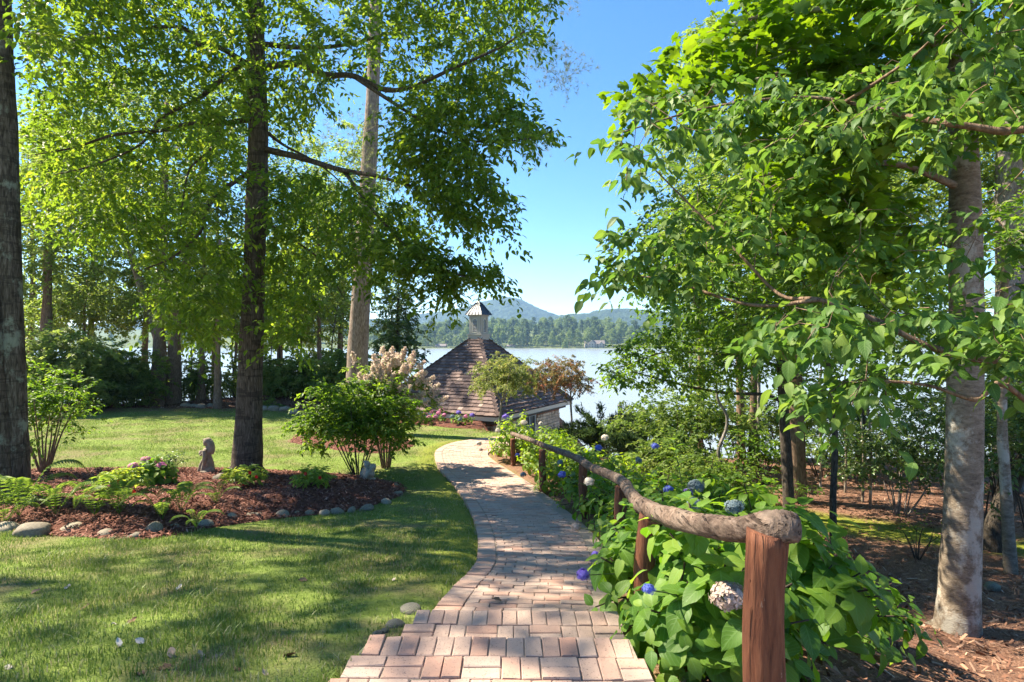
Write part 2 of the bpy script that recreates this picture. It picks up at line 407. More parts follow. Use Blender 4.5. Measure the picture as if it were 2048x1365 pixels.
# grass blades on the lawn
def blades(n, x0, x1, y0, y1, hgt, wid, seed, bend=.6, segs=2, clump=False):
    r = np.random.default_rng(seed)
    x = r.uniform(x0, x1, n); y = r.uniform(y0, y1, n)
    cl = np.sin(x*2.1+1.3)*np.sin(y*1.7+.4) + np.sin(x*5.3+y*3.1)*.5
    ok = (np.abs(x) < y*1.02 + .8) & (x < xl(y) + r.uniform(-.03, .035, n)) & (x > -18)
    if clump: ok &= (np.sin(x*4.3+y*2.7)*np.sin(y*5.1-x*1.9) + .7*np.sin(x*9.1-y*7.7+1)) > .95
    pat = np.sin(x*1.3+y*.7+2)*np.sin(y*1.9-x*.6) + .6*np.sin(x*3.7-y*2.9+1)
    dn = np.clip(.72 + .25*cl + .25*pat, .12, 1)
    dn = dn * np.where(xl(y) - x < .5, .55, 1)
    ok &= r.random(n) < dn
    P = np.array(BED_POLY[:, :2]); ok &= ~inside(P, x, y)
    ok &= ~inside(np.array(FARBED_POLY[:, :2]), x, y)
    x, y, cl = x[ok], y[ok], cl[ok]; n = len(x); z = ground(x, y) - .004; z = np.where(x > xl(y), pathz(y) + .003, z)
    a = r.uniform(0, 6.283, n); h = hgt * r.uniform(.5, 1.35, n) * (1 + .25*cl); b = bend * r.uniform(.2, 1.2, n) * h
    ca, sa = np.cos(a), np.sin(a); w = wid * r.uniform(.7, 1.3, n)
    B = np.stack([x, y, z], -1); D = np.stack([ca, sa, 0*ca], -1); S = np.stack([-sa, ca, 0*ca], -1); U = np.array([0, 0, 1.])
    rn = np.clip(.42 + .18*cl + r.normal(0, .22, n), 0, .97); rn = np.where(r.random(n) < .09, .98, rn)
    near = np.clip((.7 - (xl(y) - x)) / .7, 0, 1); rn = np.clip(rn + .35*near*r.random(n), 0, 1)
    mb = MB()
    if segs == 2:
        V = np.stack([B - S*w[:, None]/2, B + S*w[:, None]/2, B + D*(b*.35)[:, None] + S*w[:, None]*.38 + U*(h*.6)[:, None],
                      B + D*(b*.35)[:, None] - S*w[:, None]*.38 + U*(h*.6)[:, None], B + D*b[:, None] + U*h[:, None]*.95], 1)
        o = (np.arange(n)*5)[:, None]
        mb.add(V.reshape(-1, 3), [o + np.array([[0, 1, 2, 3]]), o + np.array([[3, 2, 4]])], rn)
    else:
        V = np.stack([B - S*w[:, None]/2, B + S*w[:, None]/2, B + D*b[:, None] + U*h[:, None]], 1)
        mb.add(V.reshape(-1, 3), [(np.arange(n)*3)[:, None] + np.array([[0, 1, 2]])], rn)
    return mb
def inside(P, x, y):
    x = np.asarray(x, float); y = np.asarray(y, float); c = np.zeros(x.shape, bool)
    xa, ya = P[:, 0], P[:, 1]; xb, yb = np.roll(xa, -1), np.roll(ya, -1)
    for i in range(len(P)):
        k = (ya[i] > y) != (yb[i] > y)
        with np.errstate(divide='ignore', invalid='ignore'):
            c ^= k & (x < (xb[i]-xa[i])*(y-ya[i])/(yb[i]-ya[i]+1e-12) + xa[i])
    return c

# beds of mulch: rings around the middle of an outline that lies on the lawn
def outline(px, n=90):
    P = np.array([hit(*p) for p in px]); P = np.concatenate([P, P[:1]])
    S = spline(P[:, :2], 12)[:-1]; return np.c_[S, ground(S[:, 0], S[:, 1])]
BED_POLY = outline([(-170,1040),(-60,1056),(40,1068),(150,1078),(270,1082),(350,1072),(430,1058),(520,1044),(620,1034),(705,1022),(775,1004),(812,985),(800,970),(745,960),(640,952),(500,946),(330,944),(150,946),(-20,952),(-170,962)])
FARBED_POLY = outline([(575,885),(660,900),(740,908),(810,900),(828,885),(780,872),(680,866),(600,868)])
HOUSEBED_POLY = np.array([(-8.0,24.3),(-4.5,22.6),(-2.2,21.2),(-.9,20.6),(-.2,21.2),(-.45,22.2),(-3,23.8),(-6.2,25.6),(-7.6,25.8)])
HOUSEBED_POLY = np.c_[HOUSEBED_POLY, ground(HOUSEBED_POLY[:, 0], HOUSEBED_POLY[:, 1])]
def bedz(P, h, x, y):
    """surface height of a bed at x, y"""
    d = np.min(np.hypot(P[None, :, 0] - np.asarray(x)[:, None], P[None, :, 1] - np.asarray(y)[:, None]), 1)
    return ground(x, y) + h * sstep(d / 1.1 + .12)
def bedpt(px, py, lift=0.0):
    """ground of the island bed seen at a pixel"""
    d = np.arange(5.5, 13.5, .02); x = (px-CX)/F*d; zz = EYE - (py-CY)/F*d; g = bedz(BED_POLY, .24, x, d)
    i = int(np.argmax(zz <= g)); return np.array([x[i], d[i], g[i] + lift])
def make_bed(name, P, h, chips, seed, label):
    r = np.random.default_rng(seed); c = P[:, :2].mean(0); mb = MB()
    ts = [1.0, .975, .93, .86, .76, .64, .5, .36, .2]; V = []
    for k, tt in enumerate(ts):
        q = c + (P[:, :2] - c) * tt
        z = bedz(P, h, q[:, 0], q[:, 1]) + r.normal(0, .012, len(q)) if k else ground(q[:, 0], q[:, 1]) - .03
        V.append(np.c_[q, z])
    n = len(P); V.append(np.array([[*c, bedz(P, h, c[:1], c[1:])[0]]])); Va = np.concatenate(V)
    i = np.arange(n); j = (i+1) % n
    fs = [np.stack([k*n+i, k*n+j, (k+1)*n+j, (k+1)*n+i], -1) for k in range(len(ts)-1)]
    k = len(ts)-1; mb.add(Va, fs + [np.stack([k*n+i, k*n+j, np.full(n, len(Va)-1)], -1)])
    o = tag(mb.obj(name, M_mulch, None, True), label, None, None, 'structure')
    lo, hi = P[:, :2].min(0), P[:, :2].max(0)
    x = r.uniform(lo[0], hi[0], chips*2); y = r.uniform(lo[1], hi[1], chips*2); ok = inside(P[:, :2], x, y); x, y = x[ok][:chips], y[ok][:chips]
    z = bedz(P, h, x, y) + r.uniform(.0, .03, len(x))
    scatter_chips('mulch_chips', np.c_[x, y, z], r, M_chip, (.035, .09), (.010, .024), o)
    return o
def scatter_chips(name, P, r, m, L, Wd, parent=None, label=None):
    n = len(P); a = r.uniform(0, 6.283, n); ti = r.normal(0, .35, n); ro = r.normal(0, .4, n)
    D = np.stack([np.cos(a)*np.cos(ti), np.sin(a)*np.cos(ti), np.sin(ti)], -1)
    S = np.stack([-np.sin(a)*np.cos(ro), np.cos(a)*np.cos(ro), np.sin(ro)], -1)
    l = r.uniform(*L, n)[:, None]/2; w = r.uniform(*Wd, n)[:, None]/2
    V = np.stack([P - D*l - S*w, P + D*l - S*w*.8, P + D*l*.9 + S*w, P - D*l*.85 + S*w], 1)
    mb = MB(); mb.add(V.reshape(-1, 3), [(np.arange(n)*4)[:, None] + np.array([[0, 1, 2, 3]])], np.clip(r.beta(2, 2.6, n), 0, 1))
    o = mb.obj(name, m, parent); o['kind'] = 'stuff'
    if label: o['label'] = label
    return o
make_bed('mulch_bed', BED_POLY, .24, 26000, 11, 'island bed of red-brown bark mulch round the big dark trunk')
make_bed('mulch_bed', FARBED_POLY, .16, 2500, 12, 'low far mulch mound on the lawn behind the leafy shrub')
make_bed('mulch_bed', HOUSEBED_POLY, .12, 2500, 13, 'mulch bed along the foot of the pavilion wall')

g = blades(150000, -8, .2, 2.2, 7.6, .040, .0052, 21).obj('lawn_grass', M_grass); tag(g, 'short mown grass of the near lawn', 'grass', None, 'stuff')
g = blades(60000, -8, .2, 2.2, 7.6, .062, .0075, 24, bend=1.1, clump=True).obj('lawn_weeds', M_grass); tag(g, 'coarser weedy tufts scattered through the near lawn', 'grass', None, 'stuff')
g = blades(170000, -15, -.4, 7.4, 16, .036, .009, 22, segs=1).obj('lawn_grass', M_grass); tag(g, 'short mown grass of the lawn around the mulch bed', 'grass', None, 'stuff')
g = blades(150000, -18, -.2, 15.5, 26.5, .040, .015, 23, segs=1).obj('lawn_grass', M_grass); tag(g, 'short sunlit grass of the far lawn', 'grass', None, 'stuff')

# leaf and needle litter on the woodland floor
r = np.random.default_rng(31)
x = r.uniform(.6, 17, 60000); y = r.uniform(1.5, 19, 60000) ** 1.0
ok = (x > xr(np.minimum(y, 15)) + .12) & (x < y*1.05 + 1.5) & (r.random(60000) < np.clip(7 / y, .2, 1)); x, y = x[ok], y[ok]
mo = np.exp(-(((y - (12.6 - (x - 5.5) * .75)) / .9) ** 2)) * sstep((x - 3.6)); ok = r.random(len(x)) > mo*.85; x, y = x[ok], y[ok]
tag(scatter_chips('leaf_litter', np.c_[x, y, ground(x, y) + r.uniform(.0, .02, len(x))], r, M_litter, (.04, .15), (.006, .03)), 'brown leaf and needle litter under the trees', 'litter', None, 'stuff')
x = r.uniform(-24, -2, 22000); y = r.uniform(26.8, 33, 22000); 
tag(scatter_chips('leaf_litter', np.c_[x, y, ground(x, y) + r.uniform(.0, .03, len(x))], r, M_litter, (.06, .2), (.02, .05)), 'pinkish brown litter along the far wood edge', 'litter', None, 'stuff')

# ------------------------------------------------------------------ lake, far shore, mountains
t = NT('lake_water'); v = t.coord('Object', (.55, 1.6, 1)); n1 = t.noise(v, 1.2, 5, .6); n2 = t.noise(t.coord('Object', (.05, .16, 1)), 1.0, 3, .5)
M_water = t.done(t.princ((.24, .265, .275), .22, .5, t.bump(t.math('ADD', n1, t.math('MULTIPLY', n2, .8)), .24, .3), IOR=1.33))
mb = MB(); mb.add([(-2500, 30, LAKE_Z), (2500, 30, LAKE_Z), (2500, 760, LAKE_Z), (-2500, 760, LAKE_Z)], [np.array([[0, 1, 2, 3]])])
tag(mb.obj('lake_water', M_water), 'broad pale blue lake with light ripples', None, None, 'structure')

t = NT('far_land_green'); v = t.coord('Object'); n1 = t.noise(v, .02, 5, .6); n2 = t.noise(v, .12, 4, .6)
c = t.ramp(n2, [(.35, (.012, .022, .012)), (.5, (.026, .044, .022)), (.68, (.050, .075, .034))])
M_far = t.done(t.princ(c, .95, .1, t.bump(n2, 1.0, 6)))
t = NT('shore_bank'); v = t.coord('Object'); n2 = t.noise(v, .2, 4, .6)
M_bank = t.done(t.princ(t.ramp(n2, [(.35, (.05, .08, .03)), (.55, (.12, .14, .06)), (.7, (.09, .14, .04))]), .95, .1))
SHORE = 690.0
def shore_y(x): return SHORE + 14*np.sin(x*.013+.6) + 6*np.sin(x*.05) - .06*x
def far_z(x, y):
    b = np.maximum(y - shore_y(x), -20)
    return LAKE_Z + np.where(b < 0, b*.15, .9*sstep(b/4) + 14*sstep((b-10)/160) * (1 + .35*np.sin(x*.011+1)) + 22*sstep((b-150)/500))
fx = np.linspace(-2400, 2400, 241); fy = np.concatenate([np.arange(655, 780, 5), np.geomspace(785, 2600, 26)])
X, Y = np.meshgrid(fx, fy); Z = far_z(X, Y); mb = MB(); nx_, ny_ = len(fx), len(fy)
ii = (np.arange(ny_-1)[:, None]*nx_ + np.arange(nx_-1)[None, :]).ravel()
mb.add(np.stack([X, Y, Z], -1).reshape(-1, 3), [np.stack([ii, ii+1, ii+1+nx_, ii+nx_], -1)])
tag(mb.obj('far_shore_terrain', M_bank, None, True), 'low bank on the far side of the lake', None, None, 'structure')

def ridge(name, D, depth, pts, seed, label, cell=14):
    r = np.random.default_rng(seed); P = np.array(pts, float)
    xs = (P[:, 0] - CX) / F * D; hs = EYE + (CY - P[:, 1]) / F * D
    S = spline(np.c_[xs, hs], 8); x = np.arange(xs[0], xs[-1], cell); rh = np.interp(x, S[:, 0], S[:, 1])
    ys = np.concatenate([np.linspace(-depth, 0, int(depth/cell*.75)), np.linspace(cell, depth*.6, 8)])
    X, Yo = np.meshgrid(x, ys)
    f = np.where(Yo <= 0, sstep(1 + Yo/depth)**.85, 1 - .7*sstep(Yo/(depth*.6)))
    gul = 1 + .10*np.sin(X*.006 + Yo*.004) * (1 - np.abs(f)) + .07*np.sin(X*.017 - Yo*.006 + 2) * (1 - f)
    Z = LAKE_Z + (np.broadcast_to(rh, X.shape) - LAKE_Z) * f * gul
    Z = Z + r.uniform(-1, 1, Z.shape) * 5.0 * (D/3000) + np.sin(X*.05+Yo*.03)*2.0
    mb = MB(); nx_, ny_ = X.shape[1], X.shape[0]
    ii = (np.arange(ny_-1)[:, None]*nx_ + np.arange(nx_-1)[None, :]).ravel()
    mb.add(np.stack([X + r.uniform(-4, 4, X.shape), D + Yo, Z], -1).reshape(-1, 3), [np.stack([ii, ii+1, ii+1+nx_, ii+nx_], -1)])
    tag(mb.obj(name, M_far, None, False), label, None, None, 'structure')
ridge('mountain', 3000, 900, [(150,655),(350,640),(500,640),(650,642),(760,640),(830,632),(880,626),(930,616),(975,603),(1000,599),(1022,597),(1045,603),(1070,615),(1095,626),(1120,634),(1160,640),(1230,645),(1320,650),(1480,652)], 41, 'blue wooded mountain with a rounded peak beyond the lake')
ridge('mountain', 2200, 700, [(1010,668),(1060,650),(1100,636),(1130,631),(1165,629),(1200,622),(1240,620),(1290,622),(1340,628),(1450,640),(1600,648),(1800,655)], 42, 'lower darker wooded ridge beside the rounded peak')

# ------------------------------------------------------------------ brick path
t = NT('paving_brick'); v = t.n('NewGeometry').outputs['Position']; n1 = t.noise(v, 16, 5, .65); n2 = t.noise(v, 120, 3, .6)
r_ = t.math('FRACT', t.math('ADD', t.attr(), t.objrnd()))
c = t.ramp(r_, [(0, (.38, .20, .145)), (.16, (.43, .265, .20)), (.34, (.44, .30, .235)), (.52, (.45, .325, .26)), (.7, (.42, .31, .255)), (.82, (.36, .265, .22)), (.93, (.40, .225, .165)), (1, (.46, .35, .285))])
c = t.mix(t.math('MULTIPLY', n1, .5), c, (.43, .315, .255))
pits = t.ramp(n2, [(.33, (1,1,1)), (.39, (0,0,0))]); c = t.mix(t.math('MULTIPLY', pits, .7), c, (.07, .05, .045))
big = t.noise(t.n('NewGeometry').outputs['Position'], 1.6, 5, .65); c = t.mix(t.ramp(big, [(.50, (0,0,0)), (.68, (.45,.45,.45))]), c, (.27, .21, .17))
M_brick = t.done(t.princ(c, .85, .2, t.bump(t.math('SUBTRACT', n1, t.math('MULTIPLY', pits, .6)), .5, .008)))
t = NT('path_sand'); v = t.coord('Object'); n1 = t.noise(v, 30, 5, .7)
M_sand = t.done(t.princ(t.ramp(n1, [(.3, (.24, .19, .15)), (.6, (.36, .29, .23)), (.8, (.22, .21, .12))]), .95, .1, t.bump(n1, .6, .01)))

path = MB()
ys = np.concatenate([[-3], np.arange(-2, 3.0, .5), [3.06]])
def slab(ys, zf, inset=.03):
    V = []
    for y in ys:
        for x in (xl(y)+inset, min(xr(y), .55)-inset if y > 16 else xr(y)-inset):
            V.append((x, y, zf(y)))
    V = np.array(V); n = len(ys); Vb = V.copy(); Vb[:, 2] -= .22
    A = np.concatenate([V, Vb]); m = 2*n; q = []
    for i in range(n-1):
        a = 2*i; q += [[a, a+1, a+3, a+2], [a, a+2, m+a+2, m+a], [a+1, m+a+1, m+a+3, a+3]]
    q += [[0, m, m+1, 1], [m-2, m-1, 2*m-1, 2*m-2]]
    path.add(A, [np.array(q)])
slab(ys, lambda y: -.004); slab(np.linspace(2.95, 3.68, 4), lambda y: -.154); slab(np.arange(3.5, 19.0, .25), lambda y: float(pathz(max(y, 3.7))) - .004)
pth = tag(path.obj('brick_path', M_sand), 'winding path of worn pink and tan bricks with two steps', None, None, 'structure')

bricks = []     # (x, y, z, heading, pitch, length, width)
rb = np.random.default_rng(51)
def add_brick(x, y, z, a, L, Wd, pit=0.0): bricks.append((x, y, z, a, pit, L, Wd))
G = .0055
def field_y(y): return math.atan2(float(pathz(y+.1) - pathz(y-.1)), .2) if y > 3.95 else 0.0
# landing and lower tread: basket weave with a header course along the step edge
def basket(y1, rows, z, tilt):
    """courses going back from the step edge at y1"""
    for k in range(rows):
        yc = y1 - .095 - .195*k
        a, b = float(xl(yc)), float(xr(yc)); x = a
        odd = k % 2
        while x < b - .04:
            if k == 0:
                w = min(.092, b - x); add_brick(x + w/2, yc + tilt*x, z, math.pi/2, .19-G, w-G); x += w + .001
            else:
                w = min(.19, b - x)
                if odd:
                    for s in (-1, 1): add_brick(x + w/2, yc + tilt*x + s*.0475, z, 0, w-G, .095-G)
                else:
                    for s in (0, 1):
                        if w > .12 or s == 0:
                            ww = w/2 if w > .12 else w
                            add_brick(x + ww/2 + s*w/2, yc + tilt*x, z, math.pi/2, .19-G, ww-G)
                x += w + .002; odd ^= (rb.random() < .85)
basket(Y1, 11, 0.0, -.02); basket(Y2, 3, -.15, -.02)
# running bond of the path itself
y = 3.79; k = 0
while y < 19.0:
    a, b = float(xl(y)) + .215, float(xr(y)) - .215
    if y > 16.6: b = min(b, .55)
    x = a - (.1 if k % 2 else 0.0) - rb.uniform(0, .03)
    tl = -.05 if y < 8 else -.02
    while x < b - .02:
        x0, x1 = max(x, a), min(x + .2, b)
        if x1 - x0 > .035:
            xc = (x0+x1)/2; yy = y + tl*(xc - (a+b)/2)
            add_brick(xc, yy, float(pathz(max(yy, 3.72))), math.atan(tl), x1-x0-G, .1-G, field_y(yy))
        x += .202
    y += .101; k += 1
# border courses that follow the edges
def border(S, side):
    seg = np.linalg.norm(np.diff(S, axis=0), axis=1); s = np.concatenate([[0], np.cumsum(seg)])
    L = np.arange(0, s[-1], .1035); px = np.interp(L, s, S[:, 0]); py = np.interp(L, s, S[:, 1])
    tx = np.gradient(px); ty = np.gradient(py)
    for i in range(len(L)):
        if py[i] < 3.76 or px[i] > .5: continue
        n = np.array([ty[i], -tx[i]]) / math.hypot(tx[i], ty[i]) * side
        cx_, cy_ = px[i] + n[0]*.105, py[i] + n[1]*.105
        add_brick(cx_, cy_, float(pathz(max(cy_, 3.72))), math.atan2(n[1], n[0]), .2-G, .1-G*.8, field_y(cy_))
border(SL, 1); border(SR, -1)
B = np.array(bricks); dist = np.hypot(B[:, 0], B[:, 1]); scr = (B[:, 1] > 2.35) & (np.abs(B[:, 0]) < B[:, 1]*.9)
order = np.argsort(np.where(scr, dist, 1e3 + dist)); single = set(order[:300].tolist())
def brick_mesh(seed):
    r = np.random.default_rng(seed); m = MB(); a, b, h, k = .5, .5, .5, .07
    k = .045; V = np.array([(-a,-b,-h),(a,-b,-h),(a,b,-h),(-a,b,-h),(-a,-b,h-.08),(a,-b,h-.08),(a,b,h-.08),(-a,b,h-.08),(-a+k*.5,-b+k,h),(a-k*.5,-b+k,h),(a-k*.5,b-k,h),(-a+k*.5,b-k,h)])
    V[4:, :2] += r.normal(0, .013, (8, 2))*[.6, 1]; V[8:, 2] += r.normal(0, .03, 4)
    m.add(V, [np.array([[0,1,5,4],[1,2,6,5],[2,3,7,6],[3,0,4,7],[4,5,9,8],[5,6,10,9],[6,7,11,10],[7,4,8,11],[8,9,10,11]])], 0.0)
    return V, m.mesh('brick', M_brick)
BV = [brick_mesh(i) for i in range(8)]
Fb = np.array([[0,1,5,4],[1,2,6,5],[2,3,7,6],[3,0,4,7],[4,5,9,8],[5,6,10,9],[6,7,11,10],[7,4,8,11],[8,9,10,11]])
rest = MB()
for i, (x, y, z, a, pit, L, Wd) in enumerate(bricks):
    vi = int(rb.integers(8)); dz = rb.normal(0, .0022); a += rb.normal(0, .012)
    tx_, ty_ = rb.normal(0, .008, 2)
    if i in single:
        o = link('brick', BV[vi][1], pth, (x, y, z - .03 + dz + .006)); o.scale = (L, Wd, .06)
        o.rotation_euler = (Matrix.Rotation(pit + tx_, 3, 'X') @ Matrix.Rotation(ty_, 3, 'Y') @ Matrix.Rotation(a, 3, 'Z')).to_euler()
    else:
        V = BV[vi][0] * np.array([L, Wd, .06]); ca, sa = math.cos(a), math.sin(a)
        q = np.c_[V[:, 0]*ca - V[:, 1]*sa, V[:, 0]*sa + V[:, 1]*ca, V[:, 2]]
        q[:, 2] += q[:, 1]*math.tan(pit) + dz - .03 + .006; rest.add(q + np.array([x, y, z]), [Fb], rb.random())
o = rest.obj('paving_bricks', M_brick, pth); o['kind'] = 'stuff'

# ------------------------------------------------------------------ plants: materials
def rgb(*a): return a
M_leaf_gum = leafmat('leaf_gum', [(.055, .105, .016), (.088, .15, .022), (.13, .195, .028), (.19, .24, .036)], .5, .5)
M_leaf_left = leafmat('leaf_wood', [(.070, .12, .026), (.11, .17, .036), (.155, .215, .048), (.21, .25, .07)], .48, .5)
M_leaf_dark = leafmat('leaf_evergreen', [(.034, .072, .018), (.062, .115, .026), (.095, .155, .036), (.14, .195, .05)], .25, .35, .45)
M_leaf_rhodo = leafmat('leaf_rhododendron', [(.085, .14, .036), (.13, .19, .048), (.18, .235, .06), (.23, .27, .085)], .5, .5)
M_leaf_poplar = leafmat('leaf_poplar', [(.052, .115, .012), (.082, .16, .017), (.115, .20, .022), (.16, .235, .03)], .48, .5, gain=1.9)
M_leaf_dog = leafmat('leaf_dogwood', [(.045, .11, .020), (.068, .145, .026), (.098, .18, .030), (.15, .23, .045)], .42, .5, .3, veins=True, gain=1.9)
M_leaf_under = leafmat('leaf_understorey', [(.046, .10, .014), (.075, .145, .020), (.115, .19, .026), (.165, .235, .036)], .48, .48)
M_leaf_lime = leafmat('leaf_lime', [(.055, .10, .020), (.090, .15, .028), (.14, .20, .040), (.21, .25, .070)], .45, .5)
M_leaf_maple = leafmat('leaf_small_tree', [(.085, .12, .036), (.13, .17, .045), (.18, .21, .06), (.26, .23, .07)], .42, .5)
M_leaf_rust = leafmat('leaf_rusty', [(.075, .085, .030), (.12, .11, .04), (.19, .11, .055), (.26, .11, .07)], .42, .5)
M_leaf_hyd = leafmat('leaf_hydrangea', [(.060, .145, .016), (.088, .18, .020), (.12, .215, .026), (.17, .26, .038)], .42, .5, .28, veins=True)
M_leaf_hyd_suntint = leafmat('leaf_hydrangea_sun_tinted', [(.080, .16, .014), (.12, .20, .018), (.16, .24, .022), (.22, .28, .034)], .45, .42, .35, veins=True)  # yellower copy of the hydrangea leaf: sunlight painted into the colour, plus new growth
M_leaf_fern = leafmat('leaf_fern', [(.07, .13, .022), (.12, .19, .034), (.17, .23, .05)], .45, .5)
M_leaf_imp = leafmat('leaf_impatiens', [(.12, .20, .035), (.23, .30, .05), (.34, .38, .08)], .4, .4)
M_needle = leafmat('pine_needles', [(.050, .085, .028), (.085, .12, .04), (.14, .16, .06), (.20, .19, .10)], .3, .5)
M_juniper = leafmat('juniper_needles', [(.022, .050, .018), (.045, .080, .025), (.08, .12, .035)], .25, .6)
M_bark_gum = barkmat('bark_dark', (.035, .025, .019), (.10, .074, .056), (.19, .145, .115), (11, 11, 1.7), 1.0, bands=.55)
M_bark_left = barkmat('bark_lichen', (.034, .027, .021), (.095, .075, .058), (.19, .155, .125), (10, 10, 1.6), 1.0, lichen=(.26, .28, .22), bands=.5)
M_bark_pine = barkmat('bark_pine', (.11, .078, .06), (.24, .18, .14), (.38, .31, .25), (8, 8, 1.9), 1.0)
M_bark_grey = barkmat('bark_grey', (.11, .085, .062), (.215, .172, .13), (.32, .265, .205), (3, 3, 7), .5, lichen=(.42, .40, .35), bands=.25, fine=14)
M_bark_slim = barkmat('bark_slim', (.028, .023, .018), (.065, .053, .042), (.13, .108, .088), (14, 14, 3), .8)
M_bark_brown = barkmat('bark_brown', (.085, .055, .036), (.19, .125, .085), (.31, .22, .155), (9, 9, 1.8), .9)
M_bark_pale = barkmat('bark_pale', (.10, .085, .07), (.21, .18, .155), (.36, .32, .28), (9, 9, 3), .6)
M_twig = plain('twig_bark', (.060, .045, .035), .9, .15, .3, 30)

# ------------------------------------------------------------------ plants: growing
def targets_poly(r, poly, n, d0, d1):
    P = np.array(poly, float); lo, hi = P.min(0), P.max(0); out = []
    while len(out) < n:
        q = r.uniform(lo, hi, (n*3, 2)); q = q[inside(P, q[:, 0], q[:, 1])]; out += q.tolist()
    q = np.array(out[:n]); d = r.uniform(d0, d1, n)
    return np.stack([(q[:, 0]-CX)/F*d, d, EYE-(q[:, 1]-CY)/F*d], -1)

def targets_ell(r, c, rad, n, shell=.45, low=-.75, clump=0.0):
    v = unit(r.standard_normal((n*2, 3))); v = v[v[:, 2] > low][:n]
    k = r.random(len(v)) ** shell; k *= 1 - .22*np.clip(np.sin(v[:, 0]*5+c[0])*np.sin(v[:, 1]*5+c[1])*1.5 + np.sin(v[:, 2]*7+c[2]), 0, 1)
    return np.asarray(c) + v * k[:, None] * np.asarray(rad)

class Skel:
    def __init__(s): s.P = np.zeros((0, 3)); s.R = np.zeros(0); s.D = np.zeros((0, 3)); s.br = []
    def limb(s, P, r0, r1, n=8, k=6, rough=0, power=1.0):
        Q = spline(P, k); t = np.linspace(0, 1, len(Q))**power; R = r0 + (r1-r0)*t
        s.P = np.concatenate([s.P, Q]); s.R = np.concatenate([s.R, R]); D = unit(np.gradient(Q, axis=0)); s.D = np.concatenate([s.D, D])
        s.br.append((Q, R, n, rough)); return Q
    def grow(s, r, T, rmax=.03, rmin=.004, back=.25, up=.15, wob=.12, start=0, k=7.0):
        """connects each target to the nearest wood; returns twig tips with directions"""
        T = np.asarray(T); d = np.array([np.min(np.sum((s.P[start:]-t)**2, 1)) for t in T]); tips = []
        for t in T[np.argsort(d)]:
            P = s.P[start:]; dv = t - P; dd = np.sqrt(np.sum(dv**2, 1)) + 1e-6
            al = np.sum(dv*s.D[start:], 1)/dd
            i = start + int(np.argmin(dd*(1 + back*(1-al)))); p = s.P[i]; L = np.linalg.norm(t-p)
            if L < .02: continue
            m = max(3, min(9, int(L/.18)+2)); u = np.linspace(0, 1, m)[:, None]
            h = p + s.D[i]*L*.4 + np.array([0, 0, up*L]); Q = (1-u)**2*p + 2*u*(1-u)*h + u*u*t
            Q[1:-1] += r.normal(0, wob*L/m, (m-2, 3))
            r0 = min(s.R[i]*.72, rmin + L*rmax*.35, rmax); R = r0 + (rmin-r0)*u[:, 0]**.8
            D = unit(np.gradient(Q, axis=0))
            s.P = np.concatenate([s.P, Q[1:]]); s.R = np.concatenate([s.R, R[1:]]); s.D = np.concatenate([s.D, D[1:]])
            s.br.append((Q, R, 4 if r0 > .012 else 3, 0)); tips.append((t, D[-1]))
        return np.array([a for a, b in tips]), np.array([b for a, b in tips])
    def build(s, mb, r, first=0, last=None, nmin=3):
        for Q, R, n, ro in s.br[first:last]: tube(mb, Q, R, n, .5, 0, ro, r, cap=n > 5)

def sprays(r, tips, dirs, n, length, leaf, droop=.35, flat=.6, spread=.9, jit=.25, bias=None):
    """n leaves on a short drooping twig at every tip -> P, X, N, S"""
    m = len(tips); k = np.repeat(np.arange(m), n); t = np.tile(np.linspace(.05, 1, n), m) + r.normal(0, .05, m*n)
    d = dirs.copy(); d[:, 2] = d[:, 2]*flat - droop*.3; d = unit(d + r.normal(0, .2, d.shape))
    D = d[k]; up = np.array([0, 0, 1.]); S = unit(np.cross(D, up)); sg = np.where(np.arange(m*n) % 2 == 0, 1., -1.)
    L = length*r.uniform(.7, 1.3, m)[k]
    P = tips[k] + D*((t-.35)*L)[:, None]; P[:, 2] -= droop*.5*L*np.clip(t, 0, 1)**2
    P += r.normal(0, .075, P.shape)*L[:, None]
    X = D*r.uniform(.3, .9, (m*n, 1)) + S*(sg*spread)[:, None] + r.normal(0, jit, P.shape); X[:, 2] -= droop*r.uniform(.3, 1.4, m*n)
    N = up[None] + r.normal(0, .42, P.shape) + X*0
    if bias is not None: N = N + np.asarray(bias)
    return P, X, N, leaf*r.uniform(.65, 1.25, m*n), k

def crown(mb, r, tips, dirs, n, length, leaf, T, mat=0, hue=.0, **kw):
    P, X, N, S, k = sprays(r, tips, dirs, n, length, leaf, **kw)
    rt = r.normal(0, .16, len(tips))[k]
    put_leaves(mb, T, P, X, N, S, np.clip(.42 + rt + r.normal(0, .17, len(P)) + hue, 0, 1), mat)

def seg_trunk(px, r0, lean=None): return np.array(px)

def leafy_tree(name, label, cat, base, trunk, r0, r1, crown_c, crown_r, nt, nl, leaf, T, mleaf, mbark, seed, group=None, length=.7,
               shell=.5, low=-.8, rmax=.05, limbs=0, nside=10, droop=.35, extra=None, rough=.10, start=.35):
    """a tree with its own trunk line, wood grown towards points of an uneven crown and leaves on every twig"""
    r = np.random.default_rng(seed); root = empty(name, tuple(base), label, cat, group); sk = Skel()
    Q = sk.limb(trunk, r0, r1, nside, 8, rough); tb = MB(); 
    s0 = int(len(Q)*start)
    T_ = [targets_ell(r, c, rr, n, shell, low) for c, rr, n in zip(np.atleast_2d(crown_c), np.atleast_2d(crown_r), np.atleast_1d(nt))]
    T_ = np.concatenate(T_ + ([extra] if extra is not None else []))
    tips, dirs = sk.grow(r, T_, rmax, .006, start=s0)
    sk.build(tb, r); tb.obj('trunk', mbark, root, True)
    cb = MB(); crown(cb, r, tips, dirs, nl, length, leaf, T, droop=droop); cb.obj('crown', mleaf, root)
    return root
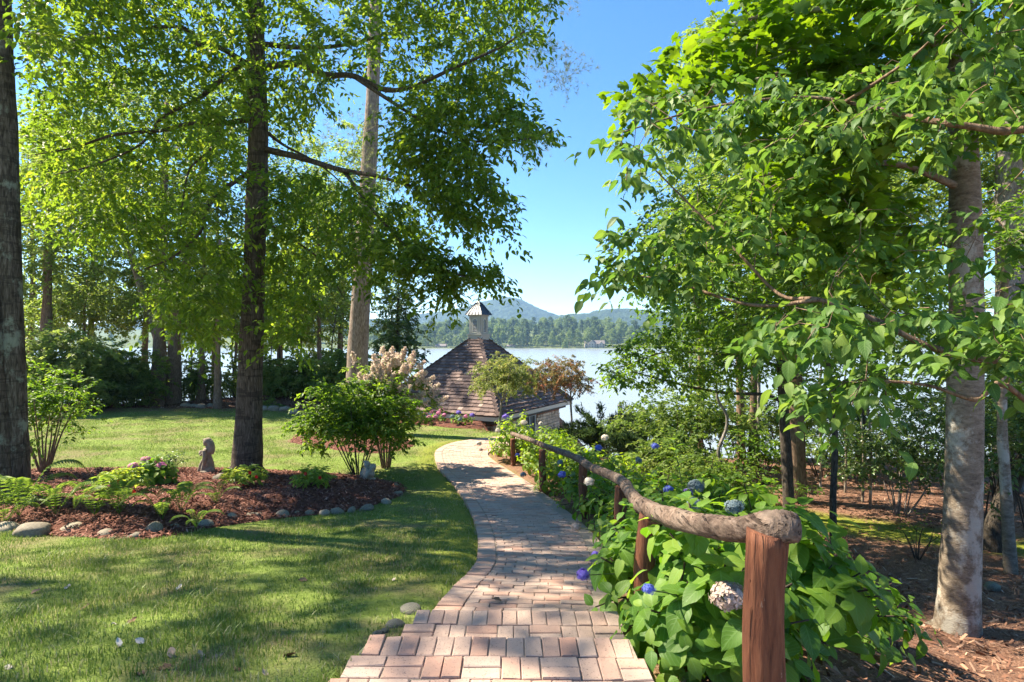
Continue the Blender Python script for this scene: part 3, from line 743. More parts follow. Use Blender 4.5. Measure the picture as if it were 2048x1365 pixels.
def tcopy(root, loc, rot=0, sc=1.0, label=None, group=None):
    c = root.copy(); COL.objects.link(c); c.location = loc; c.rotation_euler = (0, 0, rot); c.scale = (sc, sc, sc)
    if label: c['label'] = label
    if group: c['group'] = group
    for ch in root.children:
        k = ch.copy(); COL.objects.link(k); k.parent = c
    return c
def base_flare(mb, base, r0, n, r, k=5):
    """root flare at a trunk's foot"""
    for i in range(n):
        a = 6.283*i/n + r.uniform(-.3, .3); L = r0*r.uniform(1.5, 2.2)
        p = np.array([(0, 0, .45*r0*4), (math.cos(a)*r0*.75, math.sin(a)*r0*.75, r0*.7), (math.cos(a)*L, math.sin(a)*L, -r0*.3)]) + base
        tube(mb, spline(p, 4), np.linspace(r0*.45, r0*.25, 9), 6, .5, 0)

OV, DI, LO = T_oval(.46), T_diamond(.5), T_lobed()

# ------------------------------------------------------------------ the big dark-trunked tree in the mulch bed
r = np.random.default_rng(101)
gd = float(bedpt(492, 950)[1]); base = W(492, 946, gd); gk = gd/11.6
tree = empty('gum_tree', tuple(base), 'tall tree with dark straight trunk rising from the mulch bed behind the statue', 'tree')
sk = Skel()
tr_px = [(492,952,gd),(497,860,gd),(502,700,gd),(508,560,gd),(514,400,gd),(516,250,gd),(512,100,gd),(513,-60,gd),(516,-260,gd),(522,-500,gd)]
Q = sk.limb([W(*p) for p in tr_px], .295, .10, 18, 8, .045); 
# shape the foot: wider at the ground
Qr = sk.br[0]; R = np.interp(np.linspace(0, 1, len(Q)), [0, .03, .10, .30, .50, .7, 1], [.325, .29, .26, .215, .195, .17, .08])*gk; sk.br[0] = (Q, R, 18, .045); sk.R[:] = R
nb = len(Q)
def PL_(pts): return [W(*p) for p in pts]
LIMBS = [
 ([(525,298,11.6),(600,316,11.2),(680,340,10.8),(750,352,10.4),(820,372,10.1)], .075, .022),
 ([(690,345,10.8),(745,420,10.5),(820,500,10.2),(890,540,10.0),(950,560,9.9)], .035, .010),
 ([(525,136,11.6),(590,128,11.3),(650,150,11.0),(705,152,10.8),(770,180,10.6),(830,172,10.4),(900,140,10.2),(1000,95,10.0),(1050,62,9.9)], .075, .016),
 ([(705,152,10.8),(800,215,10.4),(880,262,10.1),(970,285,9.9),(1080,275,9.8)], .040, .010),
 ([(525,88,11.6),(600,95,11.9),(690,90,12.2),(800,60,12.5),(920,20,12.8)], .06, .015),
 ([(530,262,11.6),(570,292,12.0),(640,330,12.6),(720,400,13.0)], .04, .010),
 ([(498,130,11.6),(440,96,11.3),(400,92,11.1),(370,58,10.9),(310,55,10.7),(240,70,10.5),(150,95,10.3)], .060, .012),
 ([(490,122,11.6),(430,170,11.4),(400,196,11.2),(350,220,11.0),(320,240,10.8),(280,290,10.6),(190,330,10.4),(110,350,10.3)], .055, .010),
 ([(495,240,11.6),(440,248,11.3),(380,248,11.0),(320,262,10.7),(230,270,10.4),(150,295,10.2),(70,310,10.0)], .058, .010),
 ([(440,250,11.3),(420,300,11.1),(380,338,11.0),(366,400,10.9),(360,470,10.8)], .032, .008),
 ([(495,348,11.6),(440,385,11.2),(410,425,11.0),(400,465,10.9),(345,515,10.7),(270,545,10.6)], .052, .010),
 ([(510,-20,11.6),(420,-60,11.0),(300,-110,10.4),(180,-120,10.0)], .06, .012),
 ([(515,-60,11.6),(640,-110,11.2),(800,-130,10.8),(960,-110,10.4)], .06, .012),
 ([(512,430,11.6),(570,470,11.9),(640,520,12.2),(690,600,12.4)], .035, .008),
 ([(516,-200,11.6),(480,-380,12.2),(430,-520,13)], .06, .015), ([(516,-250,11.6),(600,-420,11.0),(700,-500,10.5)], .06, .015),
]
for p, a, b in LIMBS: sk.limb([W(x_, y_, d_*gk) for x_, y_, d_ in p], a, b, 7, 6, .05)
TT = [targets_poly(r, [(60,-160),(520,-160),(520,200),(500,330),(430,420),(300,470),(120,480),(50,380)], 720, 9.2, 13.2),
      targets_poly(r, [(540,-160),(1090,-160),(1110,30),(1050,110),(1010,170),(820,160),(600,130),(540,100)], 430, 9.3, 13.0),
      targets_poly(r, [(800,170),(1000,150),(1040,220),(1115,255),(1090,282),(1010,285),(960,330),(1010,370),(1015,440),(930,470),(860,420),(780,330)], 290, 9.2, 11.2),
      targets_poly(r, [(540,330),(620,350),(760,370),(860,440),(840,540),(740,520),(620,560),(600,700),(545,690)], 240, 9.8, 13.0),
      targets_poly(r, [(740,470),(850,490),(930,520),(1000,535),(1005,548),(950,566),(890,590),(840,545),(760,540)], 95, 9.5, 10.6),
      targets_poly(r, [(540,140),(680,160),(640,210),(560,270)], 35, 10.5, 12.5),
      targets_poly(r, [(280,430),(480,430),(480,600),(420,690),(300,640)], 130, 9.8, 12.5),
      targets_poly(r, [(60,-620),(1000,-620),(1080,-170),(60,-170)], 120, 8.8, 14.0)]
tips, dirs = sk.grow(r, np.concatenate(TT), .03, .004, start=nb)
tb = MB(); sk.build(tb, r); base_flare(tb, base - np.array([0, 0, .06]), .27, 6, r); tb.obj('trunk', M_bark_gum, tree, True)
cb = MB(); crown(cb, r, tips, dirs, 33, .75, .125, OV, droop=.5, flat=.5)
# tufts of leaves straight from the trunk
ep = np.array([W(px, py, gd-.25) for px, py in ((520,330),(500,365),(532,405),(515,420),(540,375),(506,45),(535,20),(520,60))]); crown(cb, r, ep, unit(ep - np.array([W(515, 380, gd)]) + np.array([0, -.3, .1])), 12, .35, .12, OV, droop=.2)
cb.obj('crown', M_leaf_gum, tree)

# ------------------------------------------------------------------ lichen-spotted twin trunk at the edge of the bed
r = np.random.default_rng(102); d = 8.9; base = W(30, 1000, d)
tree = empty('lichen_tree', tuple(base), 'thick lichen-spotted trunk at the left edge of the photo beside the ferns', 'tree'); sk = Skel()
sk.limb([W(30,1010,d),W(28,900,d),W(22,700,d),W(14,400,d),W(8,200,d),W(2,0,d),W(-6,-250,d),W(-10,-600,d)], .205, .10, 16, 8, .05)
sk.limb([W(2,1025,d-.25),W(-4,900,d-.2),W(-14,700,d-.2),W(-30,400,d-.2),W(-60,0,d-.2),W(-110,-500,d-.3)], .18, .08, 14, 8, .05)
nb = len(sk.br); st = 24
T_ = np.concatenate([targets_ell(r, (-8.6, 9.6, 9.2), (4.8, 4.5, 3.0), 170, .5, -.7), targets_poly(r, [(30,-300),(330,-300),(260,-40),(190,110),(60,190),(35,60)], 110, 7.2, 9.6)])
tips, dirs = sk.grow(r, T_, .05, .005, start=30)
tb = MB(); sk.build(tb, r); tb.obj('trunk', M_bark_left, tree, True)
cb = MB(); crown(cb, r, tips, dirs, 26, .8, .13, OV, droop=.45); cb.obj('crown', M_leaf_gum, tree)

# shade trees that stand just outside the picture and dapple the near lawn and path
leafy_tree('shade_tree', 'leafy shade tree standing beside the near lawn, outside the photo', 'tree', (-12.6, 6.2, 0), [(-12.6, 6.2, -.6), (-12.4, 6.3, 4), (-12.0, 6.2, 9), (-11.8, 6.1, 13)], .28, .06,
           (-11.2, 6.4, 10.6), (4.2, 4.0, 3.2), 230, 25, .15, OV, M_leaf_gum, M_bark_gum, 103, length=.85)
leafy_tree('shade_tree', 'leafy shade tree standing beside the path head, outside the photo', 'tree', (-10.2, 1.2, 0), [(-10.2, 1.2, 0), (-10.1, 1.3, 4), (-9.8, 1.4, 8), (-9.6, 1.5, 11.5)], .25, .06,
           (-9.3, 2.2, 9.6), (3.6, 3.4, 2.6), 150, 24, .15, OV, M_leaf_gum, M_bark_gum, 104, length=.85)

# ------------------------------------------------------------------ pine behind the shrub
def pine(name, label, base, trunk, r0, r1, T_, seed, start=.5, per=9, nl=.19, mbark=None):
    r = np.random.default_rng(seed); root = empty(name, tuple(base), label, 'tree'); sk = Skel(); Q = sk.limb(trunk, r0, r1, 16, 10, .05)
    tips, dirs = sk.grow(r, T_, .045, .006, start=int(len(Q)*start), up=.05)
    tb = MB(); sk.build(tb, r); tb.obj('trunk', mbark or M_bark_pine, root, True)
    m = len(tips); k = np.repeat(np.arange(m), per); C = tips[k] + r.normal(0, .20, (m*per, 3)); k2 = np.repeat(np.arange(m*per), 16)
    A = unit(dirs[k] + r.normal(0, .6, (m*per, 3)) + np.array([0, 0, .35]))
    X = unit(A[k2] + r.normal(0, .55, (len(k2), 3))); N = r.standard_normal(X.shape)
    V = np.array([[0, -.016, 0], [0, .016, 0], [1, 0, -.06]]); cb = MB()
    put_leaves(cb, (V, [np.array([[0, 1, 2]])], None), C[k2], X, N, nl*r.uniform(.7, 1.2, len(k2)), np.clip(r.normal(.5, .22, len(k2)), 0, 1)); cb.obj('crown', M_needle, root)
    return root
d = 20.0; r = np.random.default_rng(105); pb = hit(713, 905); pb = np.array([(706-CX)/F*d, d, float(ground((706-CX)/F*d, d))])
T_ = np.concatenate([targets_poly(r, [(1040,110),(1120,80),(1190,150),(1180,190),(1110,190),(1050,165)], 26, 17.5, 19), targets_poly(r, [(960,20),(1080,40),(1110,110),(1000,90)], 18, 17.5, 19.5),
     targets_poly(r, [(1020,280),(1100,270),(1105,300),(1050,320)], 10, 17.5, 18.5), targets_poly(r, [(640,230),(860,230),(880,330),(820,400),(650,390)], 40, 18, 21.5),
     targets_poly(r, [(560,-300),(1150,-300),(1080,0),(560,150)], 120, 16.5, 23), targets_poly(r, [(1090,0),(1150,0),(1150,30),(1090,20)], 5, 17.5, 18.5)])
pine('pine_tree', 'tall pine with a pale scaly trunk behind the flowering shrub', pb, [pb, W(711,820,d), W(716,700,d), W(724,560,d), W(735,380,d), W(745,200,d), W(752,0,d), W(760,-250,d)], .44, .16, T_, 106, .55)

# ------------------------------------------------------------------ wood edge beyond the lawn
def gbase(px, d, dz=-.05):
    x = (px-CX)/F*d; return np.array([x, d, float(ground(x, d)) + dz])
def px_line(px0, d, pts):
    return [gbase(px0, d)] + [W(p[0], p[1], d + (p[2] if len(p) > 2 else 0)) for p in pts]
DW = T_diamond(.55)
EDGE = 'trees along the far wood edge'
def edge_tree(name, label, px0, d, pts, r0, r1, cc, cr, nt, seed, mleaf=M_leaf_left, mbark=M_bark_brown, leaf=.20, nl=34, **kw):
    cc = [W(c[0], c[1], d + c[2]) for c in cc]; nt = tuple(int(n*1.5) for n in nt)
    return leafy_tree(name, label, 'tree', gbase(px0, d), px_line(px0, d, pts), r0, r1, cc, cr, nt, nl, leaf, DW, mleaf, mbark, seed, EDGE, length=1.1, **kw)
edge_tree('oak_tree', 'thick brown trunk at the far wood edge, first of the thick pair', 314, 29, [(316,760),(318,650),(325,450),(335,200)], .40, .12, [(250,430,0),(360,250,1)], [(4.2,3.5,4.0),(4,3.5,3.5)], (150,110), 201)
edge_tree('oak_tree', 'thick brown trunk at the far wood edge, second of the thick pair', 347, 29.6, [(347,760),(352,650),(380,480),(420,250)], .42, .12, [(440,420,0),(480,260,1)], [(4.0,3.5,4.2),(4,3,3.4)], (150,100), 202)
edge_tree('maple_tree', 'slender dark trunk at the far wood edge with lake water on both sides', 402, 30.5, [(403,760),(405,650),(410,450)], .24, .07, [(400,560,0)], [(3.2,2.6,2.4)], (110,), 203)
edge_tree('maple_tree', 'slender sunlit brown trunk in front of the far wood edge', 435, 26.6, [(435,780),(436,650),(440,480)], .21, .06, [(455,600,0)], [(3.0,2.4,2.0)], (120,), 204, leaf=.17)
edge_tree('maple_tree', 'slim dark trunk at the far wood edge right of the dark main trunk', 640, 31, [(640,760),(638,650),(636,450)], .19, .06, [(640,560,0),(600,400,1)], [(3.2,2.6,3.2),(3,2.5,3)], (110,90), 205)
edge_tree('maple_tree', 'grey trunk leaning across a gap of sky above the far wood edge', 330, 31, [(320,700),(290,600),(262,510),(225,430),(200,380),(175,250)], .26, .10, [(150,280,0),(250,180,1)], [(3.6,3,3.0),(3.5,3,2.6)], (90,80), 206, mbark=M_bark_grey, start=.55)
edge_tree('oak_tree', 'broad leafy tree at the far wood edge behind the lichen-spotted trunk', 90, 28, [(92,700),(95,550),(100,350)], .35, .10, [(90,520,0),(120,350,1)], [(3.6,3.2,3.6),(4,3.4,3.6)], (140,120), 207)
edge_tree('oak_tree', 'leafy tree at the far wood edge behind the pine trunk', 715, 33, [(712,700),(708,550),(700,380)], .26, .08, [(720,500,0),(690,340,1)], [(3.0,2.8,3.6),(3.2,3,3)], (110,90), 208)
leafy_tree('evergreen_tree', 'dense dark green evergreen between the pine trunk and the pavilion roof', 'tree', gbase(795, 27), px_line(795, 27, [(795,760),(796,650),(797,560)]), .16, .04, [W(795, 690, 27), W(798, 615, 27)], [(1.45, 1.4, 1.7), (1.15, 1.1, 1.9)], (190, 150), 22, .16, DW, M_leaf_dark, M_bark_slim, 209, length=.5, start=.1)
for px, w, d_, sd in ((468, .06, 31, 1), (492, .05, 32, 2), (560, .07, 32, 3), (600, .08, 31.5, 4), (665, .07, 30.5, 5), (540, .05, 31, 6), (383, .06, 31.5, 7)):
    rr = np.random.default_rng(220+sd)
    lab = {468: 'thin sapling against the lake, left of the dark main trunk', 492: 'thinnest sapling against the lake, hard left of the dark main trunk', 560: 'slim sapling right of the dark main trunk at the far wood edge', 600: 'slim sapling at the far wood edge in the dark gap left of the shrub', 665: 'slim sapling at the far wood edge behind the flowering shrub',
           540: 'slim sapling hard right of the dark main trunk at the far wood edge', 383: 'thin sapling between the thick pair and the dark trunk'}[px]
    leafy_tree('sapling', lab, 'tree', gbase(px, d_), px_line(px, d_, [(px+rr.uniform(-4, 4), 760), (px+rr.uniform(-8, 8), 690), (px+rr.uniform(-12, 12), 600)]), w, .02, [W(px, 640, d_)], [(1.4, 1.3, 1.3)], (45,), 18, .16, DW, M_leaf_left, M_bark_slim, 230+sd, 'saplings along the far wood edge', nside=6, start=.5)

WE = 'shrubs along the far wood edge'
def bush(name, label, base, rad, nt, nl, leaf, T, mleaf, seed, stems=7, mbark=None, length=.35, lowc=.55, group=None, sr=.018, cat='shrub', shell=.5, low=-.35, droop=.3, spread=.55, parts=True):
    """a many-stemmed shrub: stems from one foot, twigs towards an uneven dome"""
    if group == WE and mleaf is M_leaf_dark: mleaf = M_leaf_rhodo
    if group == WE: nt = int(nt*1.25); nl = int(nl*1.4); leaf *= 1.25; low = -.95; lowc = .42
    r = np.random.default_rng(seed); base = np.asarray(base, float); rad = np.asarray(rad, float)
    root = empty(name, tuple(base), label, cat, group); sk = Skel(); c = base + np.array([0, 0, rad[2]*lowc*2])
    for i in range(stems):
        a = 6.283*i/stems + r.uniform(-.4, .4); k = r.uniform(.25, spread); top = c + np.array([math.cos(a)*rad[0]*k, math.sin(a)*rad[1]*k, rad[2]*r.uniform(-.2, .5)])
        f = base + np.array([math.cos(a), math.sin(a), 0])*rad[0]*.06
        sk.limb([f, f*.55 + top*.45 + np.array([0, 0, rad[2]*.1]) + r.normal(0, .03*rad[0], 3), top], sr*r.uniform(.7, 1.2), sr*.4, 6, 5, .05)
    ns = len(sk.br); T_ = targets_ell(r, c, rad, nt, shell, low); T_ = T_[T_[:, 2] > base[2] + .05]
    tips, dirs = sk.grow(r, T_, .012, .003, start=0, back=.5, up=.1)
    tb = MB(); sk.build(tb, r); tb.obj('stems', mbark or M_twig, root, True)
    cb = MB(); crown(cb, r, tips, dirs, nl, length, leaf, T, droop=droop); cb.obj('foliage', mleaf, root)
    return root, tips, dirs
WE = 'shrubs along the far wood edge'
bush('rhododendron_bush', 'big dark rhododendron behind the pale-leaved shrub at the left', gbase(120, 25), (2.8, 2.0, 2.2), 420, 22, .16, DW, M_leaf_dark, 301, 9, group=WE, length=.6)
bush('rhododendron_bush', 'dark rhododendron thicket beside the thick pair of trunks', gbase(205, 27), (2.0, 1.5, 1.8), 300, 22, .15, DW, M_leaf_dark, 302, 8, group=WE, length=.5)
bush('wood_edge_shrub', 'pale green open shrub in front of the thick pair of trunks', gbase(265, 27.5), (2.1, 1.4, 1.7), 230, 18, .13, DW, M_leaf_lime, 303, 8, group=WE, length=.5)
bush('rhododendron_bush', 'dark low rhododendron right of the dark main trunk', gbase(590, 30), (2.3, 1.6, 1.2), 300, 22, .15, DW, M_leaf_dark, 304, 8, group=WE, length=.5)
bush('rhododendron_bush', 'dark rhododendron half hidden behind the flowering shrub', gbase(690, 29), (2.0, 1.6, 1.5), 300, 22, .15, DW, M_leaf_dark, 305, 8, group=WE, length=.5)
bush('wood_edge_shrub', 'low rounded green shrub on the far mulch by the stones', gbase(535, 26.5), (.9, .6, .25), 50, 16, .10, DW, M_leaf_left, 306, 5, group=WE, length=.3)
bush('wood_edge_shrub', 'thin twiggy shrub in front of the lake between the trunks', gbase(475, 30), (1.5, 1.0, 1.0), 40, 9, .12, DW, M_leaf_left, 307, 10, group=WE, length=.5)
bush('rhododendron_bush', 'dark rhododendron behind the slender sunlit trunk', gbase(385, 31), (1.8, 1.2, 1.5), 170, 16, .15, DW, M_leaf_dark, 308, 7, group=WE, length=.5)

edge_tree('understorey_tree', 'low leafy tree filling the gap left of the thick pair of trunks', 170, 30, [(172,740),(168,650),(175,560)], .12, .04, [(160,620,0)], [(3.0,2.2,1.6)], (120,), 251)
edge_tree('understorey_tree', 'low leafy tree spreading behind the slender sunlit trunk', 470, 33, [(470,740),(474,650),(470,560)], .11, .04, [(500,600,0)], [(3.0,2.2,1.7)], (120,), 252)
edge_tree('understorey_tree', 'low leafy tree spreading behind the thick pair of trunks', 330, 34, [(332,740),(328,650),(330,560)], .11, .04, [(320,620,0)], [(3.0,2.2,1.6)], (120,), 253)
edge_tree('understorey_tree', 'low leafy tree in the gap between the dark main trunk and the pine', 600, 34, [(600,740),(604,650),(598,560)], .11, .04, [(610,620,0)], [(3.0,2.2,2.0)], (130,), 254, mleaf=M_leaf_dark)
for i, (px, d_, cx1, cy1, cx2, cy2, lab) in enumerate(((60, 35, 70, 430, 60, 620, 'tall leafy tree deep in the wood at the far left'), (180, 36, 190, 560, 150, 330, 'tall leafy tree deep in the wood left of the leaning grey trunk'), (290, 37, 290, 560, 330, 400, 'tall leafy tree deep in the wood behind the first thick trunk'), (430, 37, 430, 520, 440, 640, 'tall leafy tree deep in the wood behind the slender sunlit trunk'), (560, 37, 560, 540, 570, 660, 'tall leafy tree deep in the wood right of the dark main trunk'), (680, 37, 670, 600, 680, 450, 'tall leafy tree deep in the wood left of the pine trunk'))):
    edge_tree('woodland_tree', lab, px, d_, [(px, 700), (px+6, 560), (px+4, 400)], .24, .08, [(cx1, cy1, 0), (cx2, cy2, 0)], [(4.2, 3.0, 3.4), (4.0, 3.0, 3.0)], (120, 110), 2600+i, leaf=.27, nl=30)
bush('rhododendron_bush', 'dark rhododendron between the thick pair and the pale open shrub', gbase(235, 30.5), (2.0, 1.4, 1.6), 260, 20, .15, DW, M_leaf_dark, 3091, 8, group=WE, length=.5)
bush('wood_edge_shrub', 'loose green shrub behind the slender dark trunk at the lake', gbase(420, 32), (1.8, 1.2, 1.2), 120, 14, .13, DW, M_leaf_left, 3092, 8, group=WE, length=.5)
bush('rhododendron_bush', 'dark rhododendron directly behind the dark main trunk', gbase(515, 31), (1.6, 1.3, 1.4), 200, 20, .15, DW, M_leaf_dark, 3093, 8, group=WE, length=.5)
bush('rhododendron_bush', 'tall dark rhododendron left of the pine trunk', gbase(640, 32.5), (2.0, 1.4, 1.7), 240, 20, .15, DW, M_leaf_dark, 3094, 8, group=WE, length=.5)
bush('rhododendron_bush', 'dark rhododendron at the far left behind the lichen-spotted trunk', gbase(20, 26), (2.4, 1.8, 1.8), 260, 20, .15, DW, M_leaf_dark, 309, 8, group=WE, length=.5)
bush('wood_edge_shrub', 'pale shrub at the foot of the thick pair, between them and the slender trunks', gbase(300, 30), (1.8, 1.2, 1.2), 150, 14, .13, DW, M_leaf_left, 310, 8, group=WE, length=.5)

# ------------------------------------------------------------------ shrubs of the island bed
b = bedpt(88, 945); root, _, _ = bush('azalea_shrub', 'many-stemmed light green shrub beside the lichen-spotted trunk', b - np.array([0, 0, .04]), (1.0, .9, 1.0), 190, 15, .095, OV, M_leaf_under, 311, 11, length=.35, lowc=.68, low=-.75, sr=.020, spread=.75, mbark=M_bark_brown)
b = bedpt(716, 952); sb = b
root, _, _ = bush('viburnum_shrub', 'dark green many-stemmed shrub at the path end of the mulch bed', b - np.array([0, 0, .04]), (1.55, 1.15, 1.02), 500, 18, .115, OV, M_leaf_under, 312, 11, length=.35, lowc=.63, low=-.72, sr=.017, spread=.8, mbark=M_bark_slim)

# panicle hydrangea with pinkish white flower heads behind it
t = NT('panicle_petals'); c = t.ramp(t.attr(), [(0, (.52, .44, .30)), (.4, (.64, .53, .43)), (.75, (.68, .50, .45)), (1, (.70, .66, .48))]); p = t.princ(c, .7, .2); tr = t.n('BsdfTranslucent'); t.l(c, tr.inputs['Color']); mx = t.n('MixShader'); mx.inputs[0].default_value = .35; t.l(p, mx.inputs[1]); t.l(tr.outputs[0], mx.inputs[2]); M_panicle = t.done(mx.outputs[0])
PET = (np.array([[0, -.2, 0], [.55, -.45, .05], [1, 0, -.02], [.55, .45, .05], [0, .2, 0]]), [np.array([[0, 1, 2, 3, 4]])], None)
def panicle(parent, p, ax, L, rad, seed, m, n=110, cone=True):
    r = np.random.default_rng(seed); t_ = r.random(n)**.8; ax = unit(ax); a = unit(np.cross(ax, [.3, .8, .1])); b_ = np.cross(ax, a); th = r.uniform(0, 6.283, n)
    rr = rad*(1 - .8*t_ if cone else np.ones(n))*r.uniform(.6, 1, n); O = np.cos(th)[:, None]*a + np.sin(th)[:, None]*b_
    P = p + ax*(t_*L)[:, None] + O*rr[:, None]; X = unit(r.standard_normal((n, 3))); N = unit(O + ax*.4 + r.normal(0, .3, (n, 3)))
    mb = MB(); put_leaves(mb, PET, P, X, N, .045*r.uniform(.7, 1.3, n), np.clip(r.normal(.5, .25, n), 0, 1)); o = mb.obj('flower_head', m, parent); return o
d = 13.6; b = gbase(772, d); root, tips, dirs = bush('panicle_hydrangea', 'large shrub covered in pinkish white flower spikes beside the pavilion roof', b, (1.3, 1.0, 1.08), 240, 16, .11, OV, M_leaf_lime, 313, 10, length=.3, lowc=.80, low=-.6, sr=.02, mbark=M_bark_brown)
c0 = b + np.array([0, 0, 1.08*1.6]); o_ = unit(tips - c0); sel = np.argsort(-(o_[:, 2] + .55*o_[:, 0] - .35*o_[:, 1]))[:95]
for i, k in enumerate(sel): panicle(root, tips[k] + o_[k]*.04, o_[k] + np.array([.2, 0, .5]), .27, .10, 400+i, M_panicle)

# ------------------------------------------------------------------ pavilion trees
def small_tree(name, label, px0, d, fork, cc, cr, nt, seed, mleaf, r0=.055):
    r = np.random.default_rng(seed); base = gbase(px0, d, -.1); root = empty(name, tuple(base), label, 'tree'); sk = Skel(); fk = W(*fork, d)
    Q = sk.limb([base, base*.5+fk*.5+np.array([.05, 0, 0]), fk], r0, r0*.7, 8, 6, .08)
    for i in range(5):
        a = 6.283*i/5 + r.uniform(-.4, .4); c = W(*cc, d); e = c + np.array([math.cos(a)*cr[0]*.6, math.sin(a)*cr[1]*.6, r.uniform(-.1, .4)*cr[2]]); sk.limb([fk, fk*.5+e*.5+np.array([0, 0, -.08]), e], r0*.5, r0*.2, 6, 5, .05)
    T_ = targets_ell(r, W(*cc, d), cr, nt, .5, -.6); tips, dirs = sk.grow(r, T_, .02, .004, start=len(Q))
    tb = MB(); sk.build(tb, r); tb.obj('trunk', M_bark_pale, root, True)
    cb = MB(); crown(cb, r, tips, dirs, 36, .36, .095, T_oval(.36), droop=.6); cb.obj('crown', mleaf, root); return root
small_tree('ornamental_tree', 'small pale green tree in front of the pavilion roof', 990, 20.6, (1003, 803), (1012, 757), (1.42, 1.3, 1.0), 250, 321, M_leaf_maple)
small_tree('ornamental_tree', 'small rusty-leaved tree at the lake corner of the pavilion', 1143, 21.4, (1141, 800), (1122, 757), (1.40, 1.2, .92), 230, 322, M_leaf_rust, .05)

# ------------------------------------------------------------------ trees on the path's lake side
r = np.random.default_rng(331); base = hit(1916, 1262); d = float(base[1])
tree = empty('tulip_tree', tuple(base), 'smooth grey trunk on the litter slope with a bright crown of lobed leaves', 'tree'); sk = Skel()
Q = sk.limb([W(1914,1285,d),W(1918,1180,d),W(1926,1000,d),W(1930,800,d),W(1932,600,d),W(1930,400,d),W(1924,200,d),W(1918,0,d),W(1910,-300,d)], .22, .10, 20, 9, .025)
R = np.interp(np.linspace(0, 1, len(Q)), [0, .05, .12, .3, .6, 1], [.225, .205, .188, .165, .142, .10]); sk.br[0] = (Q, R, 20, .022); sk.R[:] = R
nb = len(Q)
for p, a, b_ in [([(1925,250,5.7),(1800,160,5.5),(1650,130,5.3),(1480,170,5.2),(1300,210,5.2)], .05, .012), ([(1925,120,5.7),(1780,40,5.4),(1600,20,5.2),(1420,60,5.1)], .05, .012), ([(1930,380,5.7),(1800,330,5.6),(1650,330,5.6),(1480,360,5.7)], .045, .010),
                ([(1918,-20,5.7),(1750,-120,5.6),(1550,-160,5.4)], .05, .012), ([(1925,200,5.7),(2050,120,5.5),(2180,80,5.4)], .045, .012), ([(1930,500,5.7),(1820,470,6.2),(1700,480,6.8)], .035, .01), ([(1915,-150,5.7),(2000,-260,5.2)], .05, .02)]: sk.limb([W(x_, y_, d_*d/5.7) for x_, y_, d_ in p], a, b_, 7, 6, .04)
T_ = np.concatenate([targets_poly(r, [(1480,-60),(1440,40),(1370,90),(1290,150),(1225,200),(1240,240),(1330,230),(1450,240),(1560,300),(1650,400),(1760,420),(1800,250),(1900,100),(1900,-60)], 290, 4.7, 6.6),
     targets_poly(r, [(1560,300),(1650,300),(1850,480),(1780,560),(1600,480),(1500,420)], 110, 5.4, 7.2), targets_poly(r, [(1480,-420),(2200,-420),(2150,40),(1950,60),(1480,-70)], 110, 4.2, 7.2), targets_poly(r, [(1950,60),(2150,60),(2150,260),(1960,240)], 40, 5.0, 6.6)])
tips, dirs = sk.grow(r, T_, .03, .004, start=nb)
tb = MB(); sk.build(tb, r); base_flare(tb, W(1914,1278,d), .18, 6, r); tb.obj('trunk', M_bark_grey, tree, True)
def leaf_objects(root, name, r, P, X, N, S, meshes, sel):
    X = unit(X); N = N - X*np.sum(N*X, 1)[:, None]; N = unit(N); Y = np.cross(N, X); bl = np.array(root.location)
    for i in sel:
        M = Matrix((( X[i][0], Y[i][0], N[i][0]), (X[i][1], Y[i][1], N[i][1]), (X[i][2], Y[i][2], N[i][2])))
        o = link(name, meshes[int(r.integers(len(meshes)))], root, tuple(P[i] - bl)); o.rotation_euler = M.to_euler(); o.scale = (S[i],)*3
def leaf_meshes(name, templates, mat):
    out = []
    for i, (V, Fs, U) in enumerate(templates):
        m = MB(); m.add(V, Fs, .0, 0, U); out.append(m.mesh(name, mat, True))
    return out
def onscreen(P, m=20):
    px = CX + P[:, 0]/P[:, 1]*F; py = CY - (P[:, 2]-EYE)/P[:, 1]*F
    return (px > -m) & (px < 2048+m) & (py > -m) & (py < 1365+m)
M_leaf_poplar_one = leafmat('leaf_poplar_single', [(.060, .13, .010), (.095, .18, .014), (.13, .22, .018), (.19, .26, .024), (.06, .13, .01)], .52, .42, veins=True)
P, X, N, S, k = sprays(r, tips, dirs, 15, .6, .125, droop=.45, flat=.5)
vis = onscreen(P); order = np.argsort(np.where(vis, P[:, 1], 99)); sel = order[:260]; rest_ = np.setdiff1d(np.arange(len(P)), sel)
leaf_objects(tree, 'leaf', r, P, X, N, S, leaf_meshes('leaf', [T_lobed()], M_leaf_poplar), sel)
cb = MB(); put_leaves(cb, LO, P[rest_], X[rest_], N[rest_], S[rest_], np.clip(.5 + r.normal(0, .14, len(tips))[k][rest_] + r.normal(0, .16, len(rest_)), 0, 1)); o = cb.obj('crown', M_leaf_poplar, tree); o['kind'] = 'stuff'

